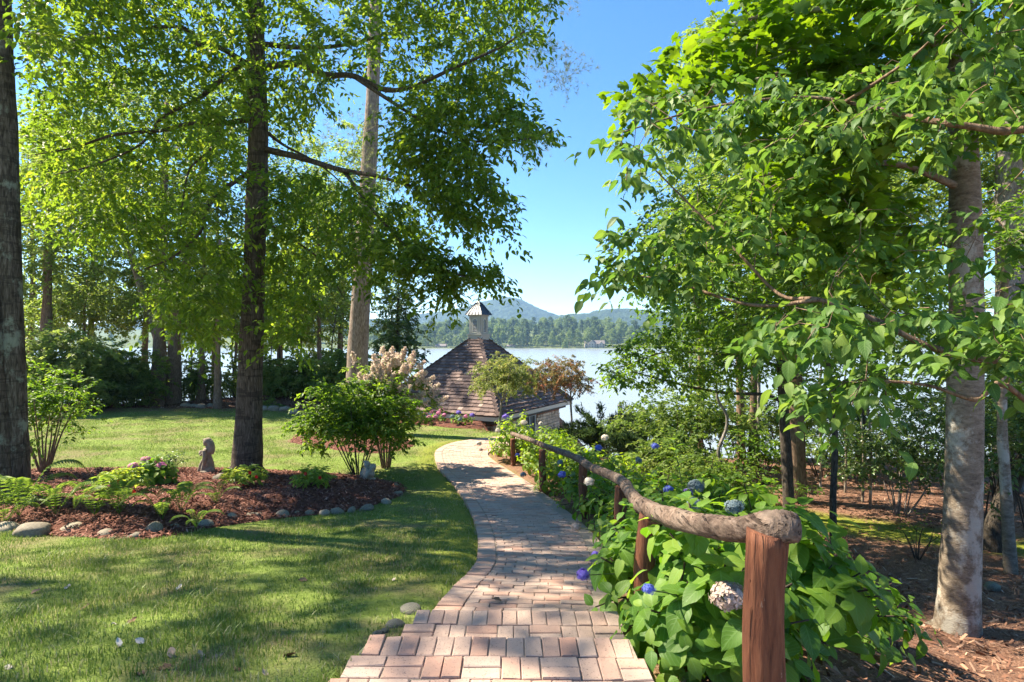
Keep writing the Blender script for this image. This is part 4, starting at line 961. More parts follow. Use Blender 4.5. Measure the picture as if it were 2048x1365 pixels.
# dogwood reaching in from beside the frame
r = np.random.default_rng(332); base = np.array([3.75, 3.0, float(ground(3.75, 3.0)) - .05])
tree = empty('dogwood_tree', tuple(base), 'dogwood with large drooping veined leaves reaching in over the handrail', 'tree'); sk = Skel()
Q = sk.limb([base, base + np.array([.02, .0, 1.0]), base + np.array([-.05, .05, 2.0]), base + np.array([-.1, .1, 3.2]), base + np.array([-.3, .2, 4.0]), base + np.array([-.6, .3, 4.6])], .07, .012, 10, 6, .05); nb = len(Q)
def DT_(h): q = base + np.array([-.03*h, .03*h, h]); return (CX + q[0]/q[1]*F, CY - (q[2]-EYE)/q[1]*F, q[1])
for p, a, b_ in [([DT_(2.55),(2130,300,3.1),(1990,262,3.2),(1880,245,3.3),(1800,230,3.5),(1730,212,3.7),(1600,195,3.9),(1420,215,4.1),(1260,260,4.3)], .028, .006), ([(1690,205,3.75),(1760,160,3.6),(1830,110,3.3),(1900,40,3.0)], .014, .005),
     ([DT_(1.25),(2100,760,3.0),(1960,720,3.1),(1850,690,3.2),(1750,640,3.3),(1640,600,3.5),(1560,590,3.8),(1480,510,4.0),(1380,410,4.2),(1290,320,4.3)], .026, .005), ([(1640,600,3.5),(1500,610,3.8),(1330,560,4.2),(1220,550,4.4)], .014, .005),
     ([DT_(1.05),(2050,800,2.8),(1950,800,2.8),(1850,770,2.9),(1720,760,3.0)], .018, .005), ([DT_(2.9),(2120,60,2.7),(2000,-40,2.7)], .02, .006)]: sk.limb(PL_(p), a, b_, 6, 6, .05)
T_ = np.concatenate([targets_poly(r, [(1195,280),(1300,240),(1560,240),(1800,170),(2040,80),(2060,320),(1800,270),(1560,310),(1400,300),(1260,380),(1195,330)], 95, 3.0, 4.3), targets_poly(r, [(1195,450),(1260,470),(1350,420),(1450,510),(1480,560),(1300,570),(1190,560)], 50, 3.7, 4.5),
     targets_poly(r, [(1490,640),(1620,600),(1760,630),(2060,560),(2060,740),(1850,720),(1700,690),(1560,700)], 78, 2.6, 3.8), targets_poly(r, [(1260,190),(1560,150),(1880,120),(1900,225),(1560,215),(1270,245)], 46, 3.4, 4.3), targets_poly(r, [(1400,330),(1560,330),(1800,420),(2050,400),(2050,560),(1760,600),(1560,580),(1420,480)], 60, 3.3, 4.6), targets_poly(r, [(1560,760),(1700,730),(1830,770),(1800,830),(1700,830),(1600,800)], 20, 2.7, 3.3), targets_poly(r, [(1780,-120),(2160,-120),(2160,110),(1900,150),(1800,80)], 34, 2.4, 3.3)])
tips, dirs = sk.grow(r, T_, .012, .0028, start=nb)
tb = MB(); sk.build(tb, r); tb.obj('trunk', M_bark_brown, tree, True)
DT = [T_big(.56, .35, .20, .03, 1), T_big(.60, .22, .26, .03, 2), T_big(.52, .48, .16, .04, 3)]
P, X, N, S, k = sprays(r, tips, dirs, 13, .28, .085, droop=.5, flat=.4, spread=.9)
vis = onscreen(P); order = np.argsort(np.where(vis, P[:, 1], 99)); sel = order[:290]; rest_ = np.setdiff1d(np.arange(len(P)), sel)
leaf_objects(tree, 'leaf', r, P, X, N, S, leaf_meshes('leaf', DT, M_leaf_dog), sel)
cb = MB()
for j in range(3): put_leaves(cb, DT[j], P[rest_[j::3]], X[rest_[j::3]], N[rest_[j::3]], S[rest_[j::3]], r.random(len(rest_[j::3])))
o = cb.obj('crown', M_leaf_dog, tree, True); o['kind'] = 'stuff'

# slim dark-stemmed trees with layered small leaves
r = np.random.default_rng(333); base = hit(1578, 1035); d = float(base[1])
tree = empty('slim_tree', tuple(base), 'slim black-barked tree behind the thick end of the handrail', 'tree'); sk = Skel()
Q = sk.limb([W(1579,1045,d),W(1574,930,d),W(1566,800,d),W(1560,700,d),W(1556,600,d),W(1550,480,d),W(1545,330,d)], .125, .05, 12, 8, .03); nb = len(Q)
for p, a, b_ in [([(1566,805,0),(1530,790,-.1),(1460,787,-.4),(1400,778,-.8),(1330,762,-1.2),(1270,745,-1.5)], .045, .010), ([(1562,735,0),(1500,715,-.2),(1420,708,-.6),(1330,705,-1.0),(1230,740,-1.5)], .04, .008), ([(1558,640,0),(1480,600,-.5),(1380,570,-1),(1260,560,-1.4)], .04, .008), ([(1558,650,0),(1640,610,.3),(1740,590,.5)], .035, .008),
     ([(1552,520,0),(1470,470,-.4),(1360,430,-1)], .035, .008), ([(1550,480,0),(1630,430,.3),(1720,400,.6)], .03, .008), ([(1562,770,0),(1620,745,.4),(1700,735,.7)], .025, .008)]: sk.limb([W(x, y, d+o) for x, y, o in p], a, b_, 6, 6, .05)
T_ = np.concatenate([targets_poly(r, [(1185,745),(1245,700),(1300,650),(1400,640),(1540,660),(1560,740),(1420,770),(1300,775),(1230,765)], 240, d-2.4, d+.4), targets_poly(r, [(1215,560),(1290,500),(1400,400),(1560,340),(1700,380),(1790,500),(1760,640),(1600,700),(1420,650),(1270,620)], 430, d-2, d+1.8), targets_poly(r, [(1590,700),(1780,690),(1800,760),(1620,760)], 50, d-1, d+1)])
tips, dirs = sk.grow(r, T_, .02, .004, start=nb)
tb = MB(); sk.build(tb, r); tb.obj('trunk', M_bark_slim, tree, True)
cb = MB(); crown(cb, r, tips, dirs, 28, .55, .105, OV, droop=.4, flat=.3); cb.obj('crown', M_leaf_under, tree)

def side_tree(name, label, base_px, pts, r0, r1, cc, cr, nt, seed, mleaf, mbark, leaf=.11, nl=20, length=.6, d=None, T=OV, start=.5, rough=.05, nside=10, dz=.06, **kw):
    if d is None:
        base = hit(*base_px); d = float(base[1])
    else: base = gbase(base_px[0], d)
    trunk = [base - np.array([0, 0, dz])] + [W(p[0], p[1], d + (p[2] if len(p) > 2 else 0)) for p in pts]
    cc = [W(c[0], c[1], d + c[2]) for c in cc]; nt = tuple(int(n*1.6) for n in nt); nl = int(nl*1.25)
    return leafy_tree(name, label, 'tree', base, trunk, r0, r1, cc, cr, nt, nl, leaf, T, mleaf, mbark, seed, 'woodland trees on the lake side of the path', length=length, start=start, rough=rough, nside=nside, **kw)
side_tree('slim_tree', 'thin dark crooked stem standing between the handrail end and the grey trunk', (1667, 1106), [(1666,1000),(1670,880),(1664,780),(1652,710),(1642,640),(1640,540)], .062, .025, [(1660,590,0)], [(1.1,1.0,.75)], (80,), 341, M_leaf_under, M_bark_slim, .10, 20, .5, nside=8, extra=targets_poly(np.random.default_rng(3410), [(1260,430),(1420,330),(1700,420),(1880,480),(1880,640),(1700,700),(1500,670),(1330,610)], 330, 6.6, 9.6))
side_tree('wavy_sapling', 'wavy pale-sided sapling behind the hydrangea hedge', (1438, 985), [(1442,930),(1437,900),(1452,860),(1453,830),(1436,800),(1433,770),(1428,720)], .055, .025, [(1425,690,0)], [(.9,.8,.5)], (36,), 342, M_leaf_under, M_bark_pale, .10, 16, .4, nside=8)
side_tree('vine_clad_tree', 'sunlit vine-clad trunk just beyond the slim black-barked tree', (1592, 1003), [(1592,930),(1590,800),(1588,650),(1584,450),(1580,200)], .24, .12, [(1640,330,1.0),(1500,420,2.5)], [(3.0,2.5,2.2),(2.6,2.4,1.8)], (130,110), 343, M_leaf_left, M_bark_brown, .15, 20, .8)
side_tree('woodland_tree', 'brown trunk wrapped in leaves left of the vine-clad trunk', (1482, 935), [(1482,880),(1480,780),(1476,650),(1470,450)], .17, .08, [(1440,560,0),(1500,400,1)], [(2.6,2.4,1.8),(2.6,2.4,2)], (140,120), 344, M_leaf_lime, M_bark_brown, .15, 18, .7, d=19)
side_tree('woodland_tree', 'reddish trunk close beside a pale trunk above the litter slope', (1505, 935), [(1506,880),(1508,780),(1510,650),(1512,420)], .16, .07, [(1540,480,1)], [(2.6,2.4,2)], (80,), 345, M_leaf_left, M_bark_brown, .15, 18, .7, d=18)
side_tree('woodland_tree', 'thin pale trunk close beside the reddish trunk above the litter slope', (1515, 930), [(1516,880),(1518,780),(1516,650)], .07, .04, [(1515,640,0)], [(1.2,1.1,.8)], (30,), 346, M_leaf_lime, M_bark_pale, .13, 16, .5, d=17.4, nside=8)
side_tree('woodland_tree', 'thin grey trunk in the lime green shrubs near the lake', (1383, 930), [(1383,880),(1382,800),(1380,720)], .085, .04, [(1385,710,0)], [(1.6,1.4,1.0)], (46,), 347, M_leaf_lime, M_bark_grey, .14, 16, .5, d=21, nside=8)
side_tree('woodland_tree', 'slender grey-green trunk at the right edge of the photo', (2022, 1148), [(2016,1050),(2010,950),(2004,850),(2006,700),(2012,500)], .085, .045, [(2030,480,0)], [(1.3,1.2,1.0)], (70,), 348, M_leaf_under, M_bark_grey, .10, 18, .45)
side_tree('woodland_tree', 'bent mossy trunk behind the slender grey-green one', (1985, 1100), [(1992,1060),(2008,1010),(2030,950),(2060,900),(2090,800)], .19, .10, [(2120,640,1)], [(2.0,1.8,1.6)], (70,), 349, M_leaf_left, M_bark_slim, .12, 18, .6)
side_tree('woodland_tree', 'stout pale trunk high behind the grey trunk of the lobed-leaved tree', (2020, 960), [(2020,850),(2020,600),(2018,350),(2016,100)], .40, .24, [(1900,300,1),(2150,330,1),(1780,420,3)], [(3.2,3,2.6),(3,3,3),(3,3,2.2)], (190,130,170), 350, M_leaf_left, M_bark_pale, .16, 20, .9, d=15)
side_tree('woodland_tree', 'leafy tree filling the wood behind the slim black-barked tree', (1720, 930), [(1722,850),(1728,700),(1735,450)], .14, .06, [(1720,560,0),(1640,450,2)], [(2.6,2.2,1.4),(2.8,2.6,2.0)], (130,140), 351, M_leaf_lime, M_bark_slim, .14, 18, .7, d=17)
side_tree('woodland_tree', 'tall tree at the lake edge showing above the slim tree\'s layered leaves', (1400, 930), [(1400,800),(1405,600),(1410,350),(1415,150)], .16, .06, [(1420,330,0),(1370,480,0),(1410,110,0)], [(2.6,2.4,2.8),(2.4,2.2,2.0),(1.0,1.0,1.8)], (170,130,60), 352, M_leaf_left, M_bark_brown, .17, 18, .8, d=23)
for i, (px, d_, lab) in enumerate(((1725, 13.5, 'thin grey stem right of the slim trunks against the lake'), (1740, 13.0, 'thin paired grey stem right of the slim trunks, nearer the evergreen shrub'), (1690, 14.5, 'thin grey stem left of the paired stems against the lake'), (1640, 15, 'thin leaning stem just right of the vine-clad trunk'))):
    side_tree('sapling', lab, (px, 0), [(px+2, 900), (px-4, 800), (px+6, 700), (px, 640)], .035, .015, [(px, 660, 0)], [(.9, .8, .6)], (26,), 360+i, M_leaf_under, M_bark_grey, .10, 14, .4, d=d_, nside=6)

SH = 'understorey shrubs on the lake side'
for i, (px, d_, rx, rz, ml, lab, nt) in enumerate((
    (1300, 19, 1.3, .75, M_leaf_lime, 'lime green shrub beside the juniper below the lake', 90), (1370, 18, 1.4, .95, M_leaf_lime, 'lime green shrub behind the wavy sapling', 110), (1440, 17, 1.2, .95, M_leaf_lime, 'airy lime green shrub around the wavy sapling', 70),
    (1350, 15, 1.0, .55, M_leaf_lime, 'low bright shrub just beyond the hydrangea hedge', 70), (1520, 15.5, .9, .55, M_leaf_under, 'sparse shrub at the foot of the paired trunks', 40), (1800, 12.4, 1.35, .85, M_leaf_dark, 'dark rounded evergreen shrub with pale stems by the grey trunk', 150),
    (1960, 11, 1.4, 1.2, M_leaf_dark, 'dark evergreen shrub behind the grey trunk at the right', 150), (1730, 16, 1.2, .6, M_leaf_under, 'low twiggy shrub on the lake crest behind the slim trunks', 36), (2080, 9, 1.1, 1.2, M_leaf_dark, 'dark shrub at the right edge behind the bent trunk', 110),
    (1640, 16.5, 1.0, .45, M_leaf_left, 'thin grassy shrub on the lake crest by the vine-clad trunk', 34), (1270, 24, 1.6, .9, M_leaf_lime, 'green shrub beside the lamp post', 80), (1470, 20.5, 1.8, 1.0, M_leaf_lime, 'leafy bright shrub at the foot of the leaf-wrapped trunk', 90),
    (1560, 19.5, 1.3, .9, M_leaf_left, 'loose green shrub between the paired trunks and the vine-clad trunk', 80), (1660, 19, 1.5, .8, M_leaf_left, 'loose green shrub on the crest right of the vine-clad trunk', 80), (1410, 13.5, .8, .45, M_leaf_lime, 'low lime shrub at the foot of the wavy sapling', 60), (1850, 17, 1.8, 1.3, M_leaf_left, 'tall loose shrub on the crest behind the dark rounded evergreen', 110),
    (1480, 13, .8, .35, M_leaf_under, 'low leafy clump on the litter right of the wavy sapling', 46), (2000, 14, 1.6, 1.4, M_leaf_left, 'tall leafy shrub behind the slender grey-green trunk', 110))):
    bush('understorey_shrub', lab, gbase(px, d_), (rx*1.35, rx*1.1, rz*1.35), int(nt*2.1), 18, .095 if d_ < 14 else .13, DW if d_ > 14 else OV, ml, 370+i, 8, length=.35, group=SH, lowc=.6, low=-.6, mbark=M_bark_pale if 'pale' in lab else M_twig)
b = hit(1835, 1120); bush('twiggy_shrub', 'nearly bare twiggy shrub on the moss beside the grey trunk', b, (.55, .5, .35), 26, 4, .06, OV, M_leaf_under, 385, 9, length=.2, lowc=.6, sr=.010)
b = hit(1600, 1010); bush('twiggy_shrub', 'small leafy shrub at the foot of the slim black-barked tree', b, (.5, .5, .28), 30, 8, .07, OV, M_leaf_under, 386, 7, length=.2, lowc=.6, sr=.010)

# spreading junipers in front of the lake
def juniper(px, d, rx, rz, seed, lab):
    r = np.random.default_rng(seed); b = gbase(px, d, .0); root = empty('juniper_bush', tuple(b), lab, 'shrub', 'junipers by the pavilion'); sb_, cb = MB(), MB()
    for i in range(46):
        a = r.uniform(0, 6.283); L = rx*r.uniform(.5, 1.1); e = b + np.array([math.cos(a)*L, math.sin(a)*L, rz*r.uniform(.5, 1.5)])
        Q = spline([b, b*.5+e*.5+np.array([0, 0, rz*.35]), e], 5); tube(sb_, Q, np.linspace(.02, .004, len(Q)), 4)
        for t_ in np.linspace(.3, 1, 16):
            p = Q[min(len(Q)-1, int(t_*(len(Q)-1)))]; n = 14; X = unit(unit(e-b) + r.normal(0, .7, (n, 3)) + [0, 0, .3]); put_leaves(cb, T_diamond(.16), p + r.normal(0, .05, (n, 3)), X, r.standard_normal((n, 3)), .20*r.uniform(.6, 1.2, n), np.clip(r.normal(.5, .25, n), 0, 1))
    sb_.obj('stems', M_twig, root, True); cb.obj('foliage', M_juniper, root)
juniper(1205, 20.5, 1.7, 1.25, 391, 'spreading dark juniper between the pavilion wall and the lamp post'); juniper(1300, 17.5, 1.4, .7, 392, 'low juniper in the shade behind the hydrangea hedge'); juniper(1160, 22, 1.2, .9, 393, 'feathery juniper at the corner of the pavilion wall')

# ------------------------------------------------------------------ hydrangeas
def petalmat(name, cols):
    t = NT(name); c = t.ramp(t.attr(), [(i/(len(cols)-1), x) for i, x in enumerate(cols)]); p = t.princ(c, .6, .25); tr = t.n('BsdfTranslucent'); t.l(c, tr.inputs['Color']); mx = t.n('MixShader'); mx.inputs[0].default_value = .25
    t.l(p, mx.inputs[1]); t.l(tr.outputs[0], mx.inputs[2]); return t.done(mx.outputs[0])
M_blue = petalmat('petals_blue', [(.07, .10, .42), (.13, .18, .62), (.25, .30, .75)]); M_violet = petalmat('petals_violet', [(.16, .10, .50), (.26, .18, .66), (.40, .30, .75)])
M_white = petalmat('petals_faded', [(.50, .42, .36), (.68, .62, .54), (.78, .74, .64)]); M_dry = petalmat('petals_dry', [(.26, .20, .15), (.46, .36, .30), (.60, .46, .42)])
M_pink = petalmat('petals_pink', [(.62, .18, .32), (.75, .30, .48), (.80, .48, .66)]); M_slate = petalmat('petals_slate', [(.10, .15, .19), (.19, .26, .30), (.33, .38, .36)]); M_red = petalmat('petals_red', [(.60, .01, .008), (.75, .03, .02)])
FLOR = (np.array([[0, 0, 0], [.5, .32, .06], [1, 0, .02], [.5, -.32, .06]]), [np.array([[0, 3, 2, 1]])], None)
def flower_ball(parent, p, rad, m, seed, n=210, stem=None, squash=.82):
    r = np.random.default_rng(seed); v = unit(r.standard_normal((n, 3))); v[:, 2] = np.where(v[:, 2] < -.55, -v[:, 2], v[:, 2]); mb = MB(); s = rad*.30
    kk = r.normal(0, 2.2, (3, 3)); lump = 1 + .10*np.sin(v @ kk[0] + 1) + .08*np.sin(v @ kk[1] + 2) + .06*np.sin(2*v @ kk[2])
    C = p + v*np.array([1, 1, squash])*rad*lump[:, None]*r.uniform(.66, 1.06, (n, 1))
    rn = np.clip(r.normal(.5, .22, n), 0, 1)
    for k in range(4):
        a = np.cross(v, [.31, .52, .8]); a = unit(a); b_ = np.cross(v, a); th = k*1.5708 + r.uniform(0, .6, n)*0 + np.arange(n)*.7
        put_leaves(mb, FLOR, C, np.cos(th)[:, None]*a + np.sin(th)[:, None]*b_, v, s, rn)
    o = mb.obj('flower_head', m, parent)
    if stem is not None:
        sm = MB(); tube(sm, spline([stem, stem*.5+p*.5+np.array([0, 0, .04]), p], 4), np.linspace(.006, .004, 9), 5); so_ = sm.obj('flower_stem', M_stem, parent, True)
    return o
M_stem = plain('green_stem', (.09, .14, .04), .6, .3, .2, 20)
HT = [T_big(.66, .22, .18, .018, 11), T_big(.70, .30, .22, .02, 12), T_big(.62, .15, .14, .02, 13), T_big(.66, .40, .20, .025, 14)]
HM = leaf_meshes('leaf', HT, M_leaf_hyd)
def hydrangea(label, base, rad, ntip, leaf, seed, flowers=(), nobj=0, group='hydrangeas of the hedge beside the handrail', low=-.25, name='hydrangea_bush', mleaf=None):
    r = np.random.default_rng(seed); base = np.asarray(base, float); rad = np.asarray(rad, float); root = empty(name, tuple(base), label, 'shrub', group)
    v = unit(r.standard_normal((ntip*3, 3))); v = v[v[:, 2] > low][:ntip]; k_ = r.uniform(.72, 1.08, len(v)); k_[::4] *= .7
    c = base + np.array([0, 0, rad[2]*.35]); tips = c + v*k_[:, None]*rad; tips[:, 2] = np.maximum(tips[:, 2], base[2] + .10)
    sm = MB()
    for tp in tips[::2]:
        f = base + np.array([*(r.normal(0, .08, 2)), -.02]); tube(sm, spline([f, f*.5+tp*.5+np.array([0, 0, .08]), tp], 3), np.linspace(.009, .005, 7), 4)
    sm.obj('stems', M_twig, root, True)
    Ps, Xs, Ns, Ss = [], [], [], []
    for tp, vv in zip(tips, v):
        ax = unit(vv + np.array([0, 0, .55])); a = unit(np.cross(ax, r.standard_normal(3))); b_ = np.cross(ax, a); th0 = r.uniform(0, 6.283)
        for w_, (off, sz, tilt, cnt) in enumerate(((-.09, 1.15, -.35, 2), (-.03, 1.0, -.05, 2), (.015, .62, .45, 2))):
            for q in range(cnt):
                th = th0 + w_*1.5708 + q*math.pi + r.normal(0, .2); o = math.cos(th)*a + math.sin(th)*b_
                Xd = unit(o + ax*tilt + np.array([0, 0, -.12]) + r.normal(0, .12, 3)); Ps.append(tp + ax*off + o*.012); Xs.append(Xd); Ns.append(unit(ax*.75 + np.array([0, 0, .55]) - Xd*.1 + r.normal(0, .16, 3))); Ss.append(leaf*sz*r.uniform(.55, 1.25))
    P, X, N, S = map(np.array, (Ps, Xs, Ns, Ss))
    sel = np.zeros(0, int)
    if nobj:
        vis = onscreen(P, 0); sc = P[:, 1] - .5*(P[:, 2]-base[2]); sel = np.argsort(np.where(vis, sc, 99))[:nobj]
        leaf_objects(root, 'leaf', r, P, X, N, S, HM, sel)
    rs = np.setdiff1d(np.arange(len(P)), sel); cb = MB()
    for j in range(4): put_leaves(cb, HT[j], P[rs[j::4]], X[rs[j::4]], N[rs[j::4]], S[rs[j::4]], np.clip(r.normal(.45, .24, len(rs[j::4])), 0, 1))
    o = cb.obj('foliage', mleaf or M_leaf_hyd, root, True); o['kind'] = 'stuff'
    for i, (p, rd, m) in enumerate(flowers): flower_ball(root, np.asarray(p, float), rd, m, seed*31+i, stem=c)
    return root
def gz(x, y, dz=0): return np.array([x, y, float(ground(x, y)) + dz])
hydrangea('near hydrangea with broad leaves between the first two handrail posts', gz(1.10, 3.18), (.50, .50, .62), 62, .17, 501, [(W(1458, 1196, 2.75), .085, M_dry), (W(1297, 1180, 2.85), .030, M_blue)], 130)
hydrangea('hydrangea under the second handrail post, leaning over the path edge', gz(1.05, 4.05), (.55, .55, .60), 64, .16, 502, [(W(1165, 1151, 3.75), .042, M_violet)], 120)
hydrangea('hydrangea behind the thick end of the handrail', gz(1.75, 3.7), (.55, .55, .72), 60, .17, 503, [], 60)
hydrangea('hydrangea behind the second handrail post, beside the path', gz(1.38, 5.1), (.60, .58, .58), 64, .15, 504, [(W(1152, 1055, 4.9), .045, M_dry), (W(1190, 1110, 4.7), .035, M_violet)], 90)
hydrangea('hydrangea with greenish slate flower heads in the middle of the hedge', gz(2.25, 5.2), (.65, .62, .72), 70, .15, 505, [(W(1468, 1015, 4.75), .075, M_slate), (W(1388, 1008, 4.9), .06, M_slate)], 60)
hydrangea('hydrangea by the bend of the handrail', gz(1.55, 6.4), (.65, .62, .62), 66, .14, 506, [(W(1178, 964, 6.0), .055, M_white)], 60)
hydrangea('hydrangea with bright blue flower heads near the wavy sapling', gz(2.55, 6.8), (.75, .7, .72), 74, .14, 507, [(W(1338, 980, 6.3), .055, M_blue), (W(1376, 984, 6.2), .05, M_violet), (W(1392, 974, 6.4), .085, M_slate)], 0)
hydrangea('hydrangea in front of the third handrail post', gz(1.55, 7.8), (.7, .68, .62), 70, .14, 508, [(W(1124, 950, 7.6), .055, M_blue), (W(1176, 963, 7.3), .045, M_dry)], 0)
hydrangea('hydrangea with a dark slate head above the handrail', gz(2.7, 8.4), (.8, .75, .70), 112, .125, 509, [(W(1277, 921, 8.0), .05, M_slate)], 0, mleaf=M_leaf_hyd_suntint)
hydrangea('sunlit hydrangea behind the third handrail post', gz(1.45, 9.4), (.75, .75, .66), 109, .125, 510, [(W(1120, 925, 9.2), .05, M_slate)], 0, mleaf=M_leaf_hyd_suntint)
hydrangea('sunlit hydrangea with a pale blue head above the middle of the rail', gz(2.5, 10.2), (.85, .8, .68), 117, .125, 511, [(W(1197, 897, 9.8), .065, M_blue), (W(1255, 858, 10.2), .0, M_white)][:1], 0, mleaf=M_leaf_hyd_suntint)
hydrangea('sunlit hydrangea behind the fourth handrail post', gz(1.2, 11.3), (.8, .8, .68), 117, .125, 512, [(W(1035, 910, 11.3), .045, M_blue), (W(1046, 950, 11), .06, M_slate)], 0, mleaf=M_leaf_hyd_suntint)
hydrangea('yellow-green hydrangea with a white head by the juniper', gz(2.3, 12.2), (.9, .8, .68), 117, .125, 513, [(W(1210, 876, 11.9), .085, M_white), (W(1310, 893, 12.3), .08, M_blue)], 0, mleaf=M_leaf_hyd_suntint)
hydrangea('yellow-green hydrangea near the far end of the handrail', gz(.75, 13.2), (.8, .8, .82), 117, .125, 514, [(W(1048, 846, 13.3), .075, M_white)], 0, mleaf=M_leaf_hyd_suntint)
hydrangea('yellow-green hydrangea beyond the end of the handrail', gz(.15, 14.6), (.75, .7, .95), 117, .125, 515, [(W(1012, 834, 14.6), .085, M_violet), (W(958, 888, 14.2), .07, M_white), (W(962, 900, 14.3), .05, M_dry), (W(996, 862, 14.2), .07, M_white)], 0, mleaf=M_leaf_hyd_suntint)
hydrangea('yellow-green hydrangea in front of the pavilion doors', gz(1.7, 14.2), (.9, .8, .70), 117, .125, 516, [(W(1082, 848, 14.0), .06, M_white)], 0, mleaf=M_leaf_hyd_suntint)
hydrangea('tall yellow-green hydrangea hiding the bend of the path from the pavilion', gz(1.0, 15.9), (1.0, .8, .72), 117, .125, 521, [], 0, mleaf=M_leaf_hyd_suntint)
hydrangea('yellow-green hydrangea on the outer side of the hedge beside the juniper', gz(2.9, 15.2), (1.0, .8, .62), 117, .125, 522, [], 0, mleaf=M_leaf_hyd_suntint)
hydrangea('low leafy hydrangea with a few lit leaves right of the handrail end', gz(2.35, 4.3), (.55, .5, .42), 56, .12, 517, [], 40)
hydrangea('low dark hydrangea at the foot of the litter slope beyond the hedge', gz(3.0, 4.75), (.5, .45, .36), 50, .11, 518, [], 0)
hydrangea('bright hydrangea between the hedge and the moss strip', gz(3.3, 8.6), (.8, .7, .5), 98, .125, 519, [], 0, mleaf=M_leaf_hyd_suntint)
hydrangea('bright hydrangea at the outer side of the hedge below the lime shrubs', gz(3.3, 10.8), (.85, .75, .58), 103, .125, 520, [], 0, mleaf=M_leaf_hyd_suntint)

# tall leafy shoot standing out of the hedge
r = np.random.default_rng(530); b0 = gz(2.0, 6.2); root = empty('leafy_shoot', tuple(b0), 'single upright leafy shoot standing above the hydrangea hedge', 'plant'); sm = MB(); tp = W(1347, 880, 6.1); tube(sm, spline([b0, b0*.5+tp*.5, tp], 5), np.linspace(.010, .004, 11), 5); sm.obj('stems', M_stem, root, True)
cb = MB(); t_ = np.linspace(.55, 1, 16); P = b0 + (tp-b0)*t_[:, None]; th = np.arange(16)*2.4; X = np.stack([np.cos(th), np.sin(th), .5+0*th], -1); put_leaves(cb, OV, P, X, np.tile([0, 0, 1.], (16, 1)) + r.normal(0, .2, (16, 3)), .12, r.random(16)); cb.obj('leaves', M_leaf_under, root)

# pink hydrangea in the island bed and by the pavilion
b = bedpt(305, 968); hydrangea('small hydrangea with four pink flower heads in the mulch bed', b, (.46, .40, .40), 56, .15, 540, [(W(267, 934, b[1]-.15), .088, M_pink), (W(291, 921, b[1]), .078, M_pink), (W(318, 925, b[1]), .075, M_pink), (W(322, 931, b[1]-.1), .075, M_pink)], 0, 'pink flowering hydrangeas', low=-.1)
b = gz(-3.05, 22.35, .1); hydrangea('low hydrangea crowded with pink heads at the pavilion wall', b, (.55, .4, .32), 26, .11, 541, [(b + np.array([dx, dy, dz]), .09, M_pink) for dx, dy, dz in ((-.3, -.3, .35), (-.05, -.35, .42), (.2, -.3, .36), (.42, -.25, .28), (-.15, -.42, .22), (.1, -.42, .25), (.3, -.1, .46))], 0, 'pink flowering hydrangeas', low=-.1)
b = gz(-1.95, 21.75, .1); hydrangea('low hydrangea with mauve and slate heads at the pavilion wall', b, (.55, .4, .32), 26, .11, 542, [(b + np.array([dx, dy, dz]), .09, m) for dx, dy, dz, m in ((-.3, -.3, .30, M_slate), (-.05, -.35, .46, M_violet), (.2, -.3, .30, M_pink), (.45, -.2, .34, M_violet), (.0, -.42, .2, M_slate))], 0, 'pink flowering hydrangeas', low=-.1)
bush('box_shrub', 'small round green shrub at the end of the pavilion bed', gz(-4.0, 22.9, .05), (.42, .4, .26), 40, 14, .07, DW, M_leaf_dark, 543, 5, length=.2)
b = bedpt(345, 942); bush('twiggy_azalea', 'small twiggy azalea behind the pink hydrangea', b, (.32, .3, .19), 46, 8, .05, OV, M_leaf_dark, 544, 8, length=.12, sr=.008, lowc=.6)

# impatiens with red flowers
for i, (px, py, w, h, fl, lab) in enumerate(((240, 985, .34, .22, [(247, 980), (238, 968), (268, 988), (192, 992), (205, 986)], 'yellow-green plant with red flowers beside the pink hydrangea'), (486, 975, .30, .20, [(487, 972), (513, 958), (500, 950)], 'yellow-green plant with a red flower below the dark trunk'), (627, 975, .28, .18, [(611, 952), (640, 960)], 'smaller plant with tiny red flowers in the middle of the mulch bed'))):
    b = bedpt(px, py); r = np.random.default_rng(550+i); root, tips, dirs = bush('impatiens_plant', lab, b, (w*1.15, w*1.15, h*.85), 70, 10, .10, T_oval(.38), M_leaf_imp, 551+i, 6, length=.12, group='red flowered plants of the mulch bed', sr=.007, lowc=.62, cat='plant')
    for j, (fx, fy) in enumerate(fl):
        mb = MB(); p = W(fx, fy - 4, b[1]-w*.95); n = 5; th = np.arange(n)*6.283/n; X = np.stack([np.cos(th), 0*th-.15, np.sin(th)], -1); put_leaves(mb, T_oval(.8, .0), np.tile(p, (n, 1)), X, np.tile([0, -1., .4], (n, 1)), .038, .5); mb.obj('flower', M_red, root)

